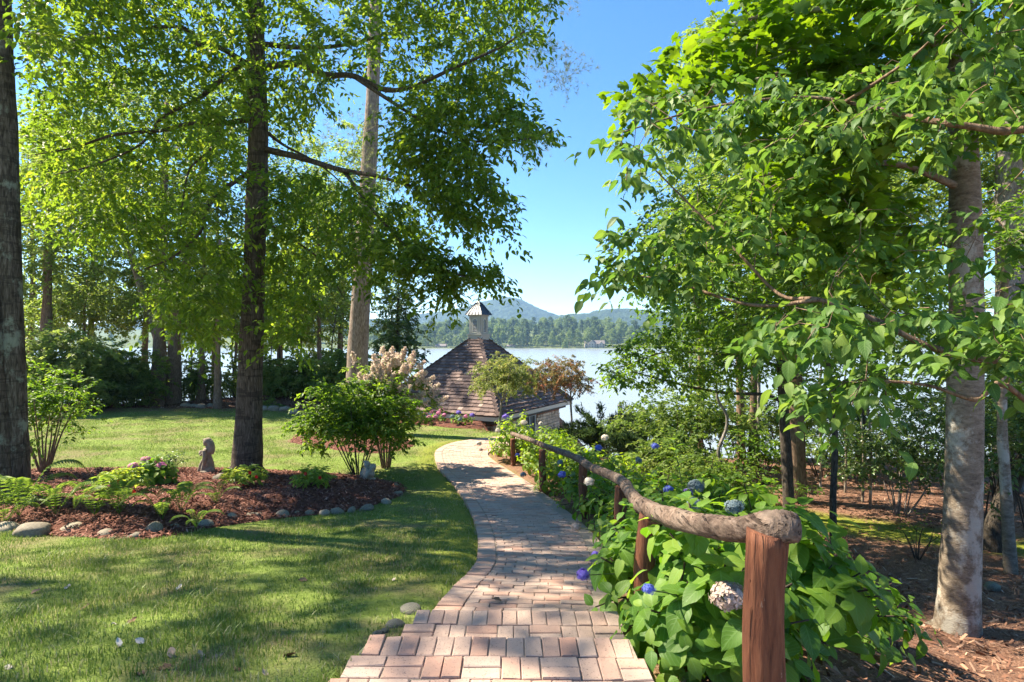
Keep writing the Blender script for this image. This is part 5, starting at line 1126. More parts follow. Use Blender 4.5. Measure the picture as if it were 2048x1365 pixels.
# ferns
def fern(px, py, n, L, seed, lab):
    b = bedpt(px, py); r = np.random.default_rng(seed); root = empty('fern', tuple(b), lab, 'fern', 'ferns along the front of the mulch bed')
    for i in range(n):
        a = 6.283*i/n + r.uniform(-.4, .4); l = L*r.uniform(.7, 1.15); l *= 1.45; rise = r.uniform(.75, 1.25); o = np.array([math.cos(a), math.sin(a), 0]); s = np.array([-math.sin(a), math.cos(a), 0])
        Q = spline([b, b + o*l*.35 + np.array([0, 0, l*rise*.62]), b + o*l*.75 + np.array([0, 0, l*rise*.72]), b + o*l + np.array([0, 0, l*rise*.5])], 8); mb = MB(); tube(mb, Q, np.linspace(.004, .0015, len(Q)), 3, .3)
        D = unit(np.gradient(Q, axis=0)); t_ = np.linspace(.12, 1, 26); ix = t_*(len(Q)-1); q = np.stack([np.interp(ix, np.arange(len(Q)), Q[:, k]) for k in range(3)], -1); dd = np.stack([np.interp(ix, np.arange(len(Q)), D[:, k]) for k in range(3)], -1)
        for sg in (-1, 1):
            X = dd*.35 + sg*s + np.array([0, 0, -.12]); put_leaves(mb, T_diamond(.24), q, X, np.cross(dd, s)*1.0 + r.normal(0, .12, q.shape), l*.20*np.sin(np.clip(t_, 0, 1)*2.7+.35)*r.uniform(.9, 1.1), np.clip(r.normal(.5, .2, 26), 0, 1))
        mb.obj('frond', M_leaf_fern, root)
for i, (px, py, n, L, lab) in enumerate(((38, 1034, 8, .52, 'large fern in front of the lichen-spotted trunk'), (112, 1030, 7, .40, 'fern just right of the lichen-spotted trunk'), (190, 1032, 8, .40, 'upright fern left of the red-flowered plant'), (238, 1030, 8, .38, 'dense fern below the pink hydrangea'), (362, 1022, 7, .36, 'tall light fern right of the pink hydrangea'), (325, 1040, 6, .32, 'low spreading fern just above the round pale stone'), (432, 1008, 5, .24, 'small fern in the open mulch below the statue'), (8, 1052, 6, .30, 'low fern hanging over the stones at the left corner'), (392, 1055, 5, .18, 'tiny fern between the edging stones'))): fern(px, py, n, L, 560+i, lab)

# ------------------------------------------------------------------ edging stones
M_rock = stonemat('river_stone', [(.13, .105, .075), (.25, .21, .155), (.37, .32, .25)], 7, .8, .3); M_rock2 = stonemat('field_stone', [(.10, .10, .07), (.19, .18, .14), (.28, .26, .21)], 7, .9, .6)
def rock_mesh(seed, flat=1.0):
    r = np.random.default_rng(seed); bm = bmesh.new(); bmesh.ops.create_icosphere(bm, subdivisions=3, radius=1.0); k = r.normal(0, 1, (5, 3)); ph = r.uniform(0, 6, 5)
    for v in bm.verts:
        p = np.array(v.co); f = 1 + sum((.075, .075, .06, .05, .04)[i]*math.sin((1.8, 2.1, 2.6, 3.6, 5.0)[i]*p @ k[i] + ph[i]) for i in range(5)); v.co = Vector(p*f)
    me = bpy.data.meshes.new('edging_stone'); bm.to_mesh(me); bm.free(); me.polygons.foreach_set('use_smooth', np.ones(len(me.polygons), bool)); me.materials.append(M_rock); return me
RM = [rock_mesh(600+i) for i in range(6)]
ES = [(6,1052,26,15),(62,1056,32,21),(140,1056,24,13),(212,1066,17,11),(266,1071,13,9),(304,1057,19,18),(342,1054,17,13),(410,1046,16,14),(436,1040,13,9),(462,1034,15,13),(503,1031,19,11),(562,1028,15,11),(592,1026,10,8),(617,1025,13,8),(648,1024,11,8),(674,1021,14,8),(703,1018,10,8),(733,1015,15,7),(772,1001,12,8),(796,986,11,7),(790,971,9,6),(440,955,15,8)]
ordw = ['first','second','third','fourth','fifth','sixth','seventh','eighth','ninth','tenth','eleventh','twelfth','thirteenth','fourteenth','fifteenth','sixteenth','seventeenth','eighteenth','nineteenth','twentieth','twenty-first','twenty-second']
r = np.random.default_rng(620)
for i, (px, py, hw, hh) in enumerate(ES):
    p = bedpt(px, py + hh*.5) if i == 21 else hit(px, py + hh*.8); d = p[1]; rx = hw/F*d; rz = hh/F*d*1.05
    o = link('edging_stone', RM[i % 6], None, (p[0], p[1] + rx*.2, p[2] + rz*.16)); o.scale = (rx, rx*r.uniform(.7, .95), rz); o.rotation_euler = (r.normal(0, .12), r.normal(0, .12), r.uniform(0, 6.28) if hw < 14 else r.normal(0, .3))
    lab = 'flat grey stone lying in the mulch below the dark trunk' if i == 21 else ('round pale river stone, largest of the middle of the mulch bed edge' if i == 5 else 'rounded river stone, %s from the left along the front edge of the mulch bed' % ordw[i])
    tag(o, lab, 'stone', 'stones edging the mulch bed')
SS = [(822,1219,22,11),(792,1248,18,9),(757,1270,12,10),(728,1305,10,8),(700,1333,9,13),(742,1288,8,6),(770,1262,9,6)]
sl_ = ['largest flat stone beside the lower brick step', 'flat stone beside the upper end of the lower step', 'angular stone beside the edge of the upper step', 'small stone beside the brick landing, second from the bottom of the photo', 'upright stone beside the brick landing, lowest in the photo', 'small pebble between the angular stone and the landing', 'small flat pebble beside the upper step edge']
for i, (px, py, hw, hh) in enumerate(SS):
    p = hit(px, py + hh*.6); d = p[1]; rx = hw/F*d; rz = hh/F*d
    o = link('border_stone', RM[(i+2) % 6].copy(), None, (p[0], p[1], p[2] + rz*.35)); o.data.materials[0] = M_rock2; o.scale = (rx, rx*.8, rz); o.rotation_euler = (0, 0, r.uniform(0, 6)); tag(o, sl_[i], 'stone', 'stones beside the brick steps')
FS = [(524,842,14,5,26),(548,846,12,5,26),(570,848,12,4,26),(590,852,10,4,25),(402,828,10,4,27),(420,826,8,3,27.5),(372,822,10,4,28),(388,826,7,3,27.5)]
fl_ = ['first stone from the dark trunk along the far mulch edge', 'second stone from the dark trunk along the far mulch edge', 'third stone from the dark trunk along the far mulch edge', 'fourth stone from the dark trunk along the far mulch edge', 'stone at the foot of the slender dark trunk', 'small stone between the slender dark and sunlit trunks', 'stone at the foot of the thick pair of trunks', 'small stone just right of the thick pair of trunks']
for i, (px, py, hw, hh, d) in enumerate(FS):
    p = gbase(px, d, 0); o = link('edging_stone', RM[i % 6], None, (p[0], p[1], p[2] + .06)); o.scale = (hw/F*d, hw/F*d*.7, hh/F*d*1.6); tag(o, fl_[i], 'stone', 'stones edging the far beds')
p = hit(1985, 1180); o = link('field_stone', RM[2].copy(), None, (p[0], p[1], p[2] + .03)); o.data.materials[0] = M_rock2; o.scale = (.09, .07, .07); tag(o, 'dark stone on the litter right of the grey trunk', 'stone')

# ------------------------------------------------------------------ fallen leaves on the lawn
t = NT('dead_leaf'); c = t.ramp(t.objrnd(), [(0, (.16, .09, .05)), (.4, (.30, .20, .13)), (.7, (.50, .42, .34)), (1, (.62, .56, .48))]); M_dead = t.done(t.princ(c, .8, .2))
dm = leaf_meshes('fallen_leaf', [T_big(.5, -.3, .3, .06, 31), T_big(.6, -.15, .4, .08, 32)], M_dead)
r = np.random.default_rng(640)
DLX = [(158,1224),(235,1252),(252,1252),(218,1277),(240,1297),(345,1318),(316,1338),(284,1352),(82,1248),(24,1340),(535,1360),(566,1318),(406,1318),(288,1290),(353,1182),(615,1162),(424,1320),(60,1190),(130,1180),(786,1164),(724,1170),(480,1345),(640,1300)]
LORD = {i: (ordw + ['twenty-third'])[sorted(range(23), key=lambda k: DLX[k][0]).index(i)] for i in range(23)}
for i, (px, py) in enumerate(((158,1224),(235,1252),(252,1252),(218,1277),(240,1297),(345,1318),(316,1338),(284,1352),(82,1248),(24,1340),(535,1360),(566,1318),(406,1318),(288,1290),(353,1182),(615,1162),(424,1320),(60,1190),(130,1180),(786,1164),(724,1170),(480,1345),(640,1300),(1003,1211))):
    p = hit(px, py); o = link('fallen_leaf', dm[i % 2], None, (p[0], p[1], p[2] + .006)); s = r.uniform(.05, .08); o.scale = (s, s, s); o.rotation_euler = (r.normal(0, .25), r.normal(0, .2), r.uniform(0, 6.28)); tag(o, 'small curled dry leaf on the near lawn, %s from the left' % LORD[i] if i < 23 else 'small pale leaf lying on the brick path', 'leaf', 'dry leaves on the lawn' if i < 23 else None)
    if i == 23: o.location.z = float(pathz(p[1])) + .02

# ------------------------------------------------------------------ log handrail
t = NT('weathered_log'); v = t.coord('Object'); n1 = t.noise(v, 5, 5, .6, .4); n2 = t.noise(t.coord('Object', (26, 7, 26)), 1.6, 5, .65, .5); n3 = t.noise(v, 26, 4, .65)
f = t.math('ADD', t.math('MULTIPLY', n2, .6), t.math('MULTIPLY', n3, .4)); c = t.ramp(f, [(.34, (.032, .021, .016)), (.47, (.105, .070, .052)), (.60, (.205, .145, .112)), (.75, (.36, .29, .24))]); c = t.mix(t.ramp(n1, [(.45, (0,0,0)), (.65, (.6,.6,.6))]), c, (.19, .15, .12))
ck = t.ramp(t.noise(t.coord('Object', (46, 3.2, 46)), 1.0, 3, .55, .6), [(.60, (0,0,0)), (.66, (1,1,1))]); c = t.mix(t.math('MULTIPLY', ck, .6), c, (.018, .010, .008)); f = t.math('SUBTRACT', f, t.math('MULTIPLY', ck, .8))
M_log = t.done(t.princ(c, .85, .2, t.bump(f, 1.0, .022)))
t = NT('stained_post'); v = t.coord('Object', (30, 30, 3.2)); n1 = t.noise(v, 1.5, 6, .65, .5); n2 = t.noise(t.coord('Object', (60, 60, 2.0)), 1.0, 3, .6, .8); n4 = t.noise(t.coord('Object', (1, 1, .6)), 14, 4, .6)
c = t.ramp(n1, [(.30, (.075, .026, .014)), (.48, (.16, .056, .027)), (.64, (.22, .086, .042)), (.80, (.32, .16, .085))]); cr = t.ramp(n2, [(.62, (0,0,0)), (.68, (1,1,1))]); c = t.mix(t.math('MULTIPLY', cr, .85), c, (.020, .009, .007)); fk = t.ramp(n4, [(.66, (0,0,0)), (.70, (1,1,1))]); c = t.mix(t.math('MULTIPLY', fk, .7), c, (.52, .40, .30))
M_post = t.done(t.princ(c, .7, .3, t.bump(t.math('SUBTRACT', n1, t.math('MULTIPLY', cr, 1.2)), .9, .018)))
r = np.random.default_rng(700)
RAIL = [(1590,1057,1.97,.055),(1568,1055,1.99,.063),(1535,1055,2.04,.063),(1480,1060,2.2,.055),(1420,1052,2.5,.057),(1360,1040,2.95,.060),(1310,1024,3.55,.062),(1283,1010,4.0,.064),(1262,985,4.7,.060),(1246,962,5.6,.062),(1215,946,6.4,.062),(1185,934,7.4,.060),(1165,922,8.4,.064),(1140,911,9.1,.058),(1112,901,10,.062),(1085,891,11,.060),(1062,881,12,.058),(1042,874,13,.060),(1024,868,14,.058)]
RP = np.array([W(a, b_, c_) for a, b_, c_, _ in RAIL]); hr = empty('log_handrail', tuple(gz(.9, 2.0)), 'rustic wavy log handrail on stained posts along the brick path', 'handrail')
def log(pts, rad, k=10, n=22, rough=.05, name='rail', m=None, crack=True):
    Q = spline(pts, k); R = np.interp(np.linspace(0, len(rad)-1, len(Q)), np.arange(len(rad)), rad)
    T = unit(np.gradient(Q, axis=0)); e0 = Q[0]; R = R.copy(); mb = MB()
    # rounded ends
    a = [Q[0]-T[0]*R[0]*x for x in (.40, .33, .18)]; z = [Q[-1]+T[-1]*R[-1]*x for x in (.15, .28, .34)]
    Q = np.concatenate([a, Q, z]); R = np.concatenate([[R[0]*.30, R[0]*.70, R[0]*.93], R, [R[-1]*.92, R[-1]*.7, R[-1]*.35]])
    tube(mb, Q, R, n, .5, 0, rough, r); return mb.obj(name, m or M_log, hr, True)
i1 = 7
rail = log(RP[:8], [x[3]*.90 for x in RAIL[:8]], 12, 28, .075); rail['label'] = 'thick knobbly near length of the rail with a bulging end'
log(RP[7:13] + np.array([0, 0, -.012]), [x[3]*.86 for x in RAIL[7:13]], 10, 18, .06); log(RP[12:] + np.array([0, 0, .004]), [x[3]*.86 for x in RAIL[12:]], 10, 16, .06)
#lm = MB(); pk = W(1500, 1040, 2.12); tube(lm, spline([W(1505,1052,2.1), W(1522,1040,2.04), W(1548,1038,1.98)], 5), np.linspace(.045, .060, 11), 14, .5, 0, .08, r); lm.obj('rail_knot', M_log, hr, True)
POSTS = [(1536,1064,2.02,1.75,.068,'front'),(1300,1030,3.72,0,.066,''),(1243,974,5.7,0,.064,''),(1167,930,8.4,0,.064,''),(1085,900,11,0,.064,''),(1026,878,14,0,.062,''),(998,905,15.2,0,.058,'')]
for i, (px, py, d, _, rad, nm) in enumerate(POSTS):
    top = W(px, py, d); gx_, gy_ = top[0], top[1]; bot = np.array([gx_ - .01, gy_, float(ground(gx_, gy_)) - .25])
    if i == 0: bot[0] -= .03
    if i == 1: bot[0] -= .085
    m_ = (top+bot)/2 + np.array([r.normal(0, .012), 0, 0]); Q = spline([bot, bot*.6+top*.4 + np.array([.012, 0, 0]), bot*.25+top*.75 - np.array([.008, 0, 0]), top], 7); mb = MB()
    R = rad*np.interp(np.linspace(0, 1, len(Q)), [0, .25, .5, .8, 1], [1.1, 1.02, 1.06, .98, 1.04]); tube(mb, Q, R, 24, .5, 0, .014, r); mb.obj('post', M_post, hr, True)

# ------------------------------------------------------------------ pavilion
M_shingle_t = NT('roof_shingle'); t = M_shingle_t; v = t.coord('Object', (26, 26, 5)); n1 = t.noise(v, 1.3, 4, .6)
c = t.ramp(t.attr(), [(0, (.070, .046, .043)), (.35, (.12, .082, .074)), (.7, (.18, .125, .108)), (.92, (.27, .195, .165)), (1, (.34, .26, .22))]); c = t.mix(t.math('MULTIPLY', t.ramp(n1, [(.45, (0,0,0)), (.7, (1,1,1))]), .45), c, (.30, .225, .195))
M_shingle = t.done(t.princ(c, .85, .2, t.bump(n1, .6, .01)))
M_trim = plain('cream_trim', (.60, .58, .50), .55, .3, .06); M_soffit = plain('dark_soffit', (.10, .095, .09), .8, .2); M_wallstone = stonemat('wall_stone', [(.40, .34, .26), (.54, .47, .37), (.66, .60, .50)], 5, .9, .4)
M_mortar = plain('mortar', (.24, .20, .16), .95, .1); M_redbrick = stonemat('soldier_brick', [(.26, .11, .06), (.36, .16, .09), (.42, .22, .13)], 8, .9, .3); M_doorpaint = plain('blue_grey_paint', (.32, .40, .44), .5, .4, .05)
t = NT('window_glass'); M_glass = t.done(t.princ((.02, .03, .035), .05, .5)); M_seam = plain('seam_metal', (.085, .09, .10), .45, .5, .12, 4, .05, .6); M_cupola = plain('cupola_paint', (.40, .39, .35), .6, .3, .06); M_louver = plain('louvre_paint', (.30, .31, .32), .6, .3, .06)
PN = np.array([-.5576, 22.0]); YAW = 1.0616; A_, B_ = 7.43, 6.47; ZE = -1.338
U2 = np.array([math.cos(YAW), math.sin(YAW)]); V2 = np.array([-U2[1], U2[0]]); U3 = np.array([*U2, 0]); V3 = np.array([*V2, 0]); Z3 = np.array([0, 0, 1.])
def bp(a, b, z): return np.array([*(PN + U2*a + V2*b), z])
cen = bp(A_/2, B_/2, 0); ZT = 1.98
pav = empty('garden_pavilion', tuple(bp(A_/2, B_/2, -4.5)), 'square stone pavilion with a brown shingled pyramid roof and cupola by the lake', 'building')
r = np.random.default_rng(801)
roof = MB(); apex = np.array([cen[0], cen[1], ZT]); cs = [bp(0, 0, ZE), bp(A_, 0, ZE), bp(A_, B_, ZE), bp(0, B_, ZE)]
roof.add(np.array(cs + [apex]) - np.array([0, 0, .03]), [np.array([[0, 1, 4], [1, 2, 4], [2, 3, 4], [3, 0, 4]]), np.array([[3, 2, 1, 0]])])
roof_o = roof.obj('roof', M_soffit, pav)
def bell(t_): return -.10*np.sin(math.pi*np.clip(t_, 0, 1))
sh = MB(); SHV = []
for e in range(4):
    a, b_ = cs[e], cs[(e+1) % 4]; m_ = (a+b_)/2; sl_v = apex - m_; slen = np.linalg.norm(sl_v); up = sl_v/slen; along = unit(b_-a); nrm = np.cross(along, up); nrm = nrm if nrm[2] > 0 else -nrm
    n = 25
    for k in range(n):
        t0 = k/n; p0 = a + (apex-a)*t0; p1 = b_ + (apex-b_)*t0; L = np.linalg.norm(p1-p0); x = r.uniform(-.12, 0)
        if t0 > .90: break
        while x < L:
            w = r.uniform(.17, .30); x0, x1 = max(x, 0), min(x+w-.008, L); x += w
            if x1 - x0 < .03: continue
            ex = slen/n*1.35; th = .045*r.uniform(.75, 1.25); dr = r.uniform(-.02, .015); q0 = p0 + along*x0 + up*dr; q1 = p0 + along*x1 + up*dr
            tk = .018
            V = [q0 + nrm*tk, q1 + nrm*tk, q1 + nrm*(tk+th), q0 + nrm*(tk+th), q0 + up*ex, q1 + up*ex, q1 + up*ex + nrm*.012, q0 + up*ex + nrm*.012]
            if x0 <= .001: V[4] = V[4] + along*.0
            sh.add(V, [np.array([[0, 1, 2, 3], [3, 2, 6, 7], [0, 3, 7, 4], [1, 5, 6, 2]])], np.clip(r.beta(2, 3), 0, 1) if r.random() > .03 else .97)
    # hip caps
    hd = unit(apex-a)
    hl = np.linalg.norm(apex-a)
    for k in range(30):
        t0 = k/30
        if t0 > .88: break
        c_ = a + (apex-a)*t0 + hd*hl/60 + Z3*.055; sd = unit(np.cross(hd, Z3)); box(sh, c_ + Z3*.0, (hl/30*1.15, .13, .03), hd, sd, r.random()*.6)
o = sh.obj('roof_shingles', M_shingle, roof_o); o['kind'] = 'stuff'
# fascia, gutter board and soffit
def edgeboard(name, z0, z1, out, m, th=.05):
    mb = MB()
    for e in range(4):
        a, b_ = cs[e], cs[(e+1) % 4]; al = unit(b_-a); no = unit(np.cross(al, Z3)); L = np.linalg.norm(b_-a); c_ = (a+b_)/2 - no*-out; c_[2] = (z0+z1)/2
        box(mb, c_, (L + 2*out - (0 if e % 2 else .002), th, z1-z0), al, -no if False else np.cross(Z3, al), .5)
    return mb.obj(name, m, pav)
edgeboard('fascia', ZE-.21, ZE-.01, -.05, M_trim); edgeboard('frieze_board', ZE-.36, ZE-.215, -.30, M_soffit, .06)
IN = .55; ZB = -4.6; ZW = ZE - .33
wall_pts = [bp(IN, IN, 0), bp(A_-IN, IN, 0), bp(A_-IN, B_-IN, 0), bp(IN, B_-IN, 0)]
sf = MB(); sf.add(np.array([c_ - Z3*.20 for c_ in cs]), [np.array([[0, 1, 2, 3]])]); sf.obj('soffit', M_soffit, pav)
DOOR = (2.55, 3.55)       # along the lake-side wall, measured from the near corner
def wall(i, stones, seed, zlow):
    a, b_ = wall_pts[i], wall_pts[(i+1) % 4]; al = unit(b_-a); no = np.cross(al, Z3); L = np.linalg.norm(b_-a); mb = MB(); rr = np.random.default_rng(seed)
    c_ = (a+b_)/2 - no*.15; c_[2] = (ZB+ZW)/2; box(mb, c_, (L-.004*(i % 2), .30, ZW-ZB), al, -no, .5); w = mb.obj('wall', M_mortar, pav)
    bk = MB(); x = .0
    while x < L - .05:
        if not (i == 0 and DOOR[0]-.16 < x < DOOR[1]+.05): box(bk, a + al*(x+.04) + no*.02 + Z3*(ZW-.07), (.07, .06, .12), al, -no, rr.random())
        x += .08
    bk.obj('soldier_course', M_redbrick, w)['kind'] = 'stuff'
    z = ZW - .135; joint = MB()
    while z > zlow:
        h = rr.uniform(.10, .155); x = -.02
        while x < L:
            l = rr.uniform(.16, .42); x1 = min(x+l, L+.02)
            if not (i == 0 and x1 > DOOR[0]-.16 and x < DOOR[1]+.05) and x1-x > .06:
                m1 = MB() if stones else joint; t1 = rr.uniform(.05, .075)
                cc_ = a + al*((x+x1)/2) + no*(t1/2-.01); cc_[2] = z - h/2; box(m1, cc_, (x1-x-.016, h-.016, t1), al, Z3, rr.random(), 0, .012)
                if stones: m1.obj('stone', M_wallstone, w)
            x = x1
        z -= h
    if not stones: joint.obj('stone_facing', M_wallstone, w)['kind'] = 'stuff'
    return w, a, al, no, L
w0, wa, wal, wno, wL = wall(0, True, 811, -3.55); wall(3, False, 812, -2.5); wall(1, False, 813, -3.2); wall(2, False, 814, -3.2)
# double glazed doors in the lake-side wall
dx0, dx1 = DOOR; dzt = ZW - .02; dzb = dzt - 2.1
dr = MB(); 
def wbox(mb, x0, x1, z0, z1, d0, d1, rnd=.5):
    c_ = wa + wal*((x0+x1)/2) + wno*((d0+d1)/2); c_[2] = (z0+z1)/2; box(mb, c_, (x1-x0, z1-z0, abs(d1-d0)), wal, Z3, rnd)
for x0, x1 in ((dx0-.10, dx0), ((dx0+dx1)/2-.05, (dx0+dx1)/2+.05), (dx1, dx1+.0001+.08)): wbox(dr, x0, x1, dzb, dzt, .0, .09)
wbox(dr, dx0, dx1, dzt-.09, dzt-.003, .0, .088); wbox(dr, dx0, dx1, dzb, dzb+.25, 0, .086)
door = dr.obj('glazed_door', M_doorpaint, pav); 
for s in range(2):
    m0 = dx0 + s*(dx1-dx0)/2 + (.05 if s else 0); m1 = m0 + (dx1-dx0)/2 - .05
    mu = MB()
    for k in (1, 2): xx = m0 + (m1-m0)*k/3; wbox(mu, xx-.012, xx+.012, dzb+.25, dzt-.09, .02, .07)
    for k in range(1, 5): zz = dzb+.25 + (dzt-.09-dzb-.25)*k/5; wbox(mu, m0, m1, zz-.011, zz+.011, .022, .068)
    mu.obj('glazing_bars', M_doorpaint, door); gl = MB(); wbox(gl, m0, m1, dzb+.25, dzt-.09, .025, .04); gl.obj('glass', M_glass, door)
# cupola
cp = MB(); cz = 1.62; ux, vx = U3, V3
def csq(mb, h0, z0, h1, z1):
    V = []
    for h_, z_ in ((h0, z0), (h1, z1)):
        for sx, sy in ((-1, -1), (1, -1), (1, 1), (-1, 1)): V.append(cen*[1, 1, 0] + ux*sx*h_ + vx*sy*h_ + Z3*z_)
    mb.add(np.array(V), [np.array([[0,1,5,4],[1,2,6,5],[2,3,7,6],[3,0,4,7],[4,5,6,7],[3,2,1,0]])])
csq(cp, .37, 1.60, .37, 1.90); csq(cp, .41, 1.885, .41, 1.935); csq(cp, .315, 1.93, .315, 2.80); csq(cp, .36, 2.76, .36, 2.83)
cup = cp.obj('cupola', M_cupola, pav)
for fi, (n_, al) in enumerate(((-vx, ux), (ux, vx), (vx, -ux), (-ux, -vx))):
    fr = MB(); c0 = cen*[1, 1, 0] + n_*.325 + Z3*2.0
    # arched surround
    arc = [(-.14, 0), (-.14, .50)] + [(-.14*math.cos(x), .50 + .14*math.sin(x)) for x in np.linspace(.3, math.pi-.3, 7)] + [(.14, .50), (.14, 0)]
    pts = np.array([c0 + al*x + Z3*z for x, z in arc]); tube(fr, pts, .022, 6); tube(fr, np.array([c0 - al*.16, c0 + al*.16]), .022, 6); fo = fr.obj('arched_window', M_trim, cup, False)
    bk = MB(); bk.add(np.array([c0 + al*x + Z3*z - n_*.003 for x, z in arc]), [np.arange(len(arc))[None]]); bk.obj('backing', M_glass, fo)
    for k in range(9):
        z_ = .03 + k*.065; hw_ = .125 if z_ < .5 else math.sqrt(max(.0001, .14**2-(z_-.5)**2))*.9
        sl_m = MB(); box(sl_m, c0 + Z3*z_ + n_*.005, (2*hw_, .05, .008), al, unit(n_*.7 - Z3*.7)); sl_m.obj('slat', M_louver, fo)
    for sx in (-1, 1):
        pm = MB(); box(pm, c0 + al*sx*.26 + Z3*.38, (.09, .80, .02), al, Z3); pm.obj('corner_board', M_cupola, cup)
cr_ = MB(); prof_ = [(.46, 2.82), (.40, 2.93), (.31, 3.06), (.20, 3.24), (.10, 3.40), (.0, 3.56)]
for (h0, z0), (h1, z1) in zip(prof_[:-1], prof_[1:]): csq(cr_, h0, z0, h1, z1)
cro = cr_.obj('cupola_roof', M_seam, cup); se = MB()
for n_, al in ((-vx, ux), (ux, vx), (vx, -ux), (-ux, -vx)):
    for f_ in (-1, -.6, -.2, .2, .6, 1): tube(se, np.array([cen*[1, 1, 0] + n_*h_ + al*h_*f_ + Z3*(z_+.012) for h_, z_ in prof_[:-1]]), .014, 4)
tube(se, np.array([[cen[0], cen[1], 3.50], [cen[0], cen[1], 3.75]]), np.array([.05, .012]), 8); se.obj('seams', M_seam, cro)

# ------------------------------------------------------------------ lamp post by the lake
M_black = plain('black_iron', (.02, .02, .022), .5, .5); d = 24.0; lb = gbase(1240, d, -.1); lt = W(1240, 826, d); lamp = empty('lamp_post', tuple(lb), 'black lantern on a post against the lake', 'lamp post')
mb = MB(); tube(mb, np.array([lb, lb*.3+lt*.7, lt]), np.array([.05, .04, .035]), 10); mb.obj('post', M_black, lamp, True)
ln = MB(); tube(ln, np.array([lt, lt + Z3*.03, lt + Z3*.30]), np.array([.05, .075, .10]), 6); t = NT('lantern_glass'); t_g = t.done(t.princ((.55, .6, .62), .2, .5)); ln.obj('lantern', t_g, lamp)
cg = MB(); tube(cg, np.array([lt + Z3*.30, lt + Z3*.31, lt + Z3*.40, lt + Z3*.43, lt + Z3*.50]), np.array([.125, .12, .05, .025, .012]), 6); 
for k in range(6):
    a = k*math.pi/3; e = np.array([math.cos(a), math.sin(a), 0]); tube(cg, np.array([lt + Z3*.02 + e*.074, lt + Z3*.31 + e*.10]), .009, 4)
cg.obj('lantern_cap', M_black, lamp)

# ------------------------------------------------------------------ stone figures
M_statue = stonemat('cast_stone', [(.22, .175, .135), (.35, .285, .22), (.46, .38, .30)], 14, .95, .4)
def blob_figure(name, parts, loc, rotz, scale, label, cat, voxel=.0085):
    """overlapping rounded shapes fused into one continuous surface"""
    bm = bmesh.new()
    for kind, args in parts:
        if kind == 's':
            (c, rad, rot) = args; m = Matrix.Translation(Vector(c)) @ Euler(rot).to_matrix().to_4x4() @ Matrix.Diagonal((*rad, 1)); bmesh.ops.create_uvsphere(bm, u_segments=20, v_segments=12, radius=1, matrix=m)
        else:
            mb = MB(); tube(mb, spline(args[0], 5), np.interp(np.linspace(0, len(args[1])-1, (len(args[0])-1)*5+1), np.arange(len(args[1])), args[1]), 12); me = mb.mesh('tmp', M_statue); bm.from_mesh(me); bpy.data.meshes.remove(me)
    me = bpy.data.meshes.new(name); bm.to_mesh(me); bm.free(); me.materials.append(M_statue); o = link(name, me, None, loc); o.rotation_euler = (0, 0, rotz); o.scale = (scale,)*3
    md = o.modifiers.new('fuse', 'REMESH'); md.mode = 'VOXEL'; md.voxel_size = voxel; md.use_smooth_shade = True; sm_ = o.modifiers.new('soften', 'SMOOTH'); sm_.iterations = 2; sm_.factor = .4
    return tag(o, label, cat)
b = bedpt(414, 943)
girl = [('s', ((-.012, 0, .575), (.062, .058, .072), (0, .1, 0))), ('s', ((-.080, 0, .566), (.015, .011, .016), (0, .5, 0))), ('s', ((-.058, 0, .524), (.024, .026, .020), (0, 0, 0))), ('s', ((.020, 0, .600), (.078, .076, .070), (0, 0, 0))), ('s', ((-.05, 0, .625), (.030, .05, .026), (0, .4, 0))),
        ('t', ([(.055, 0, .60), (.088, .0, .53), (.100, .005, .46), (.104, .01, .39), (.125, .01, .35)], [.058, .066, .062, .050, .018])), ('t', ([(0, 0, .53), (.006, 0, .45)], [.029, .032])), ('s', ((.012, 0, .438), (.058, .110, .042), (0, 0, 0))), ('s', ((.0, 0, .385), (.076, .098, .078), (0, -.15, 0))), ('s', ((.014, 0, .30), (.066, .080, .085), (0, 0, 0))), ('s', ((.010, 0, .20), (.092, .10, .090), (0, 0, 0))), ('s', ((0, 0, .09), (.125, .13, .13), (0, 0, 0))),
        ('t', ([(.018, -.100, .435), (.052, -.128, .33), (.046, -.122, .23), (.018, -.105, .155)], [.040, .037, .031, .026])), ('t', ([(.018, -.105, .155), (-.014, -.098, .135)], [.022, .014])), ('t', ([(-.005, .095, .435), (-.03, .13, .35), (-.09, .07, .335), (-.115, .01, .345)], [.034, .030, .025, .021])), ('t', ([(.0, -.075, .40), (-.06, -.085, .345), (-.11, -.04, .335)], [.024, .022, .018])),
        ('s', ((-.118, -.005, .365), (.045, .058, .046), (0, 0, 0))), ('s', ((-.140, -.02, .395), (.022, .026, .022), (0, 0, 0))), ('s', ((-.098, -.03, .405), (.022, .026, .022), (0, 0, 0)))]
for k in range(9):
    a = 6.283*k/9; girl.append(('t', ([(math.cos(a)*.065+.01, math.sin(a)*.075, .29), (math.cos(a)*.105-.01, math.sin(a)*.115, .16), (math.cos(a)*.14-.03, math.sin(a)*.145, -.03)], [.012, .022, .030])))
girl += [('s', ((.10, -.06, .04), (.095, .075, .075), (0, 0, .3))), ('s', ((.05, -.12, .02), (.10, .06, .05), (0, 0, 0)))]
blob_figure('garden_statue', girl, (b[0], b[1], b[2] - .02), math.radians(-12), 1.08, 'weathered stone statue of a long-haired girl standing in the mulch bed', 'statue')
b = bedpt(737, 958)
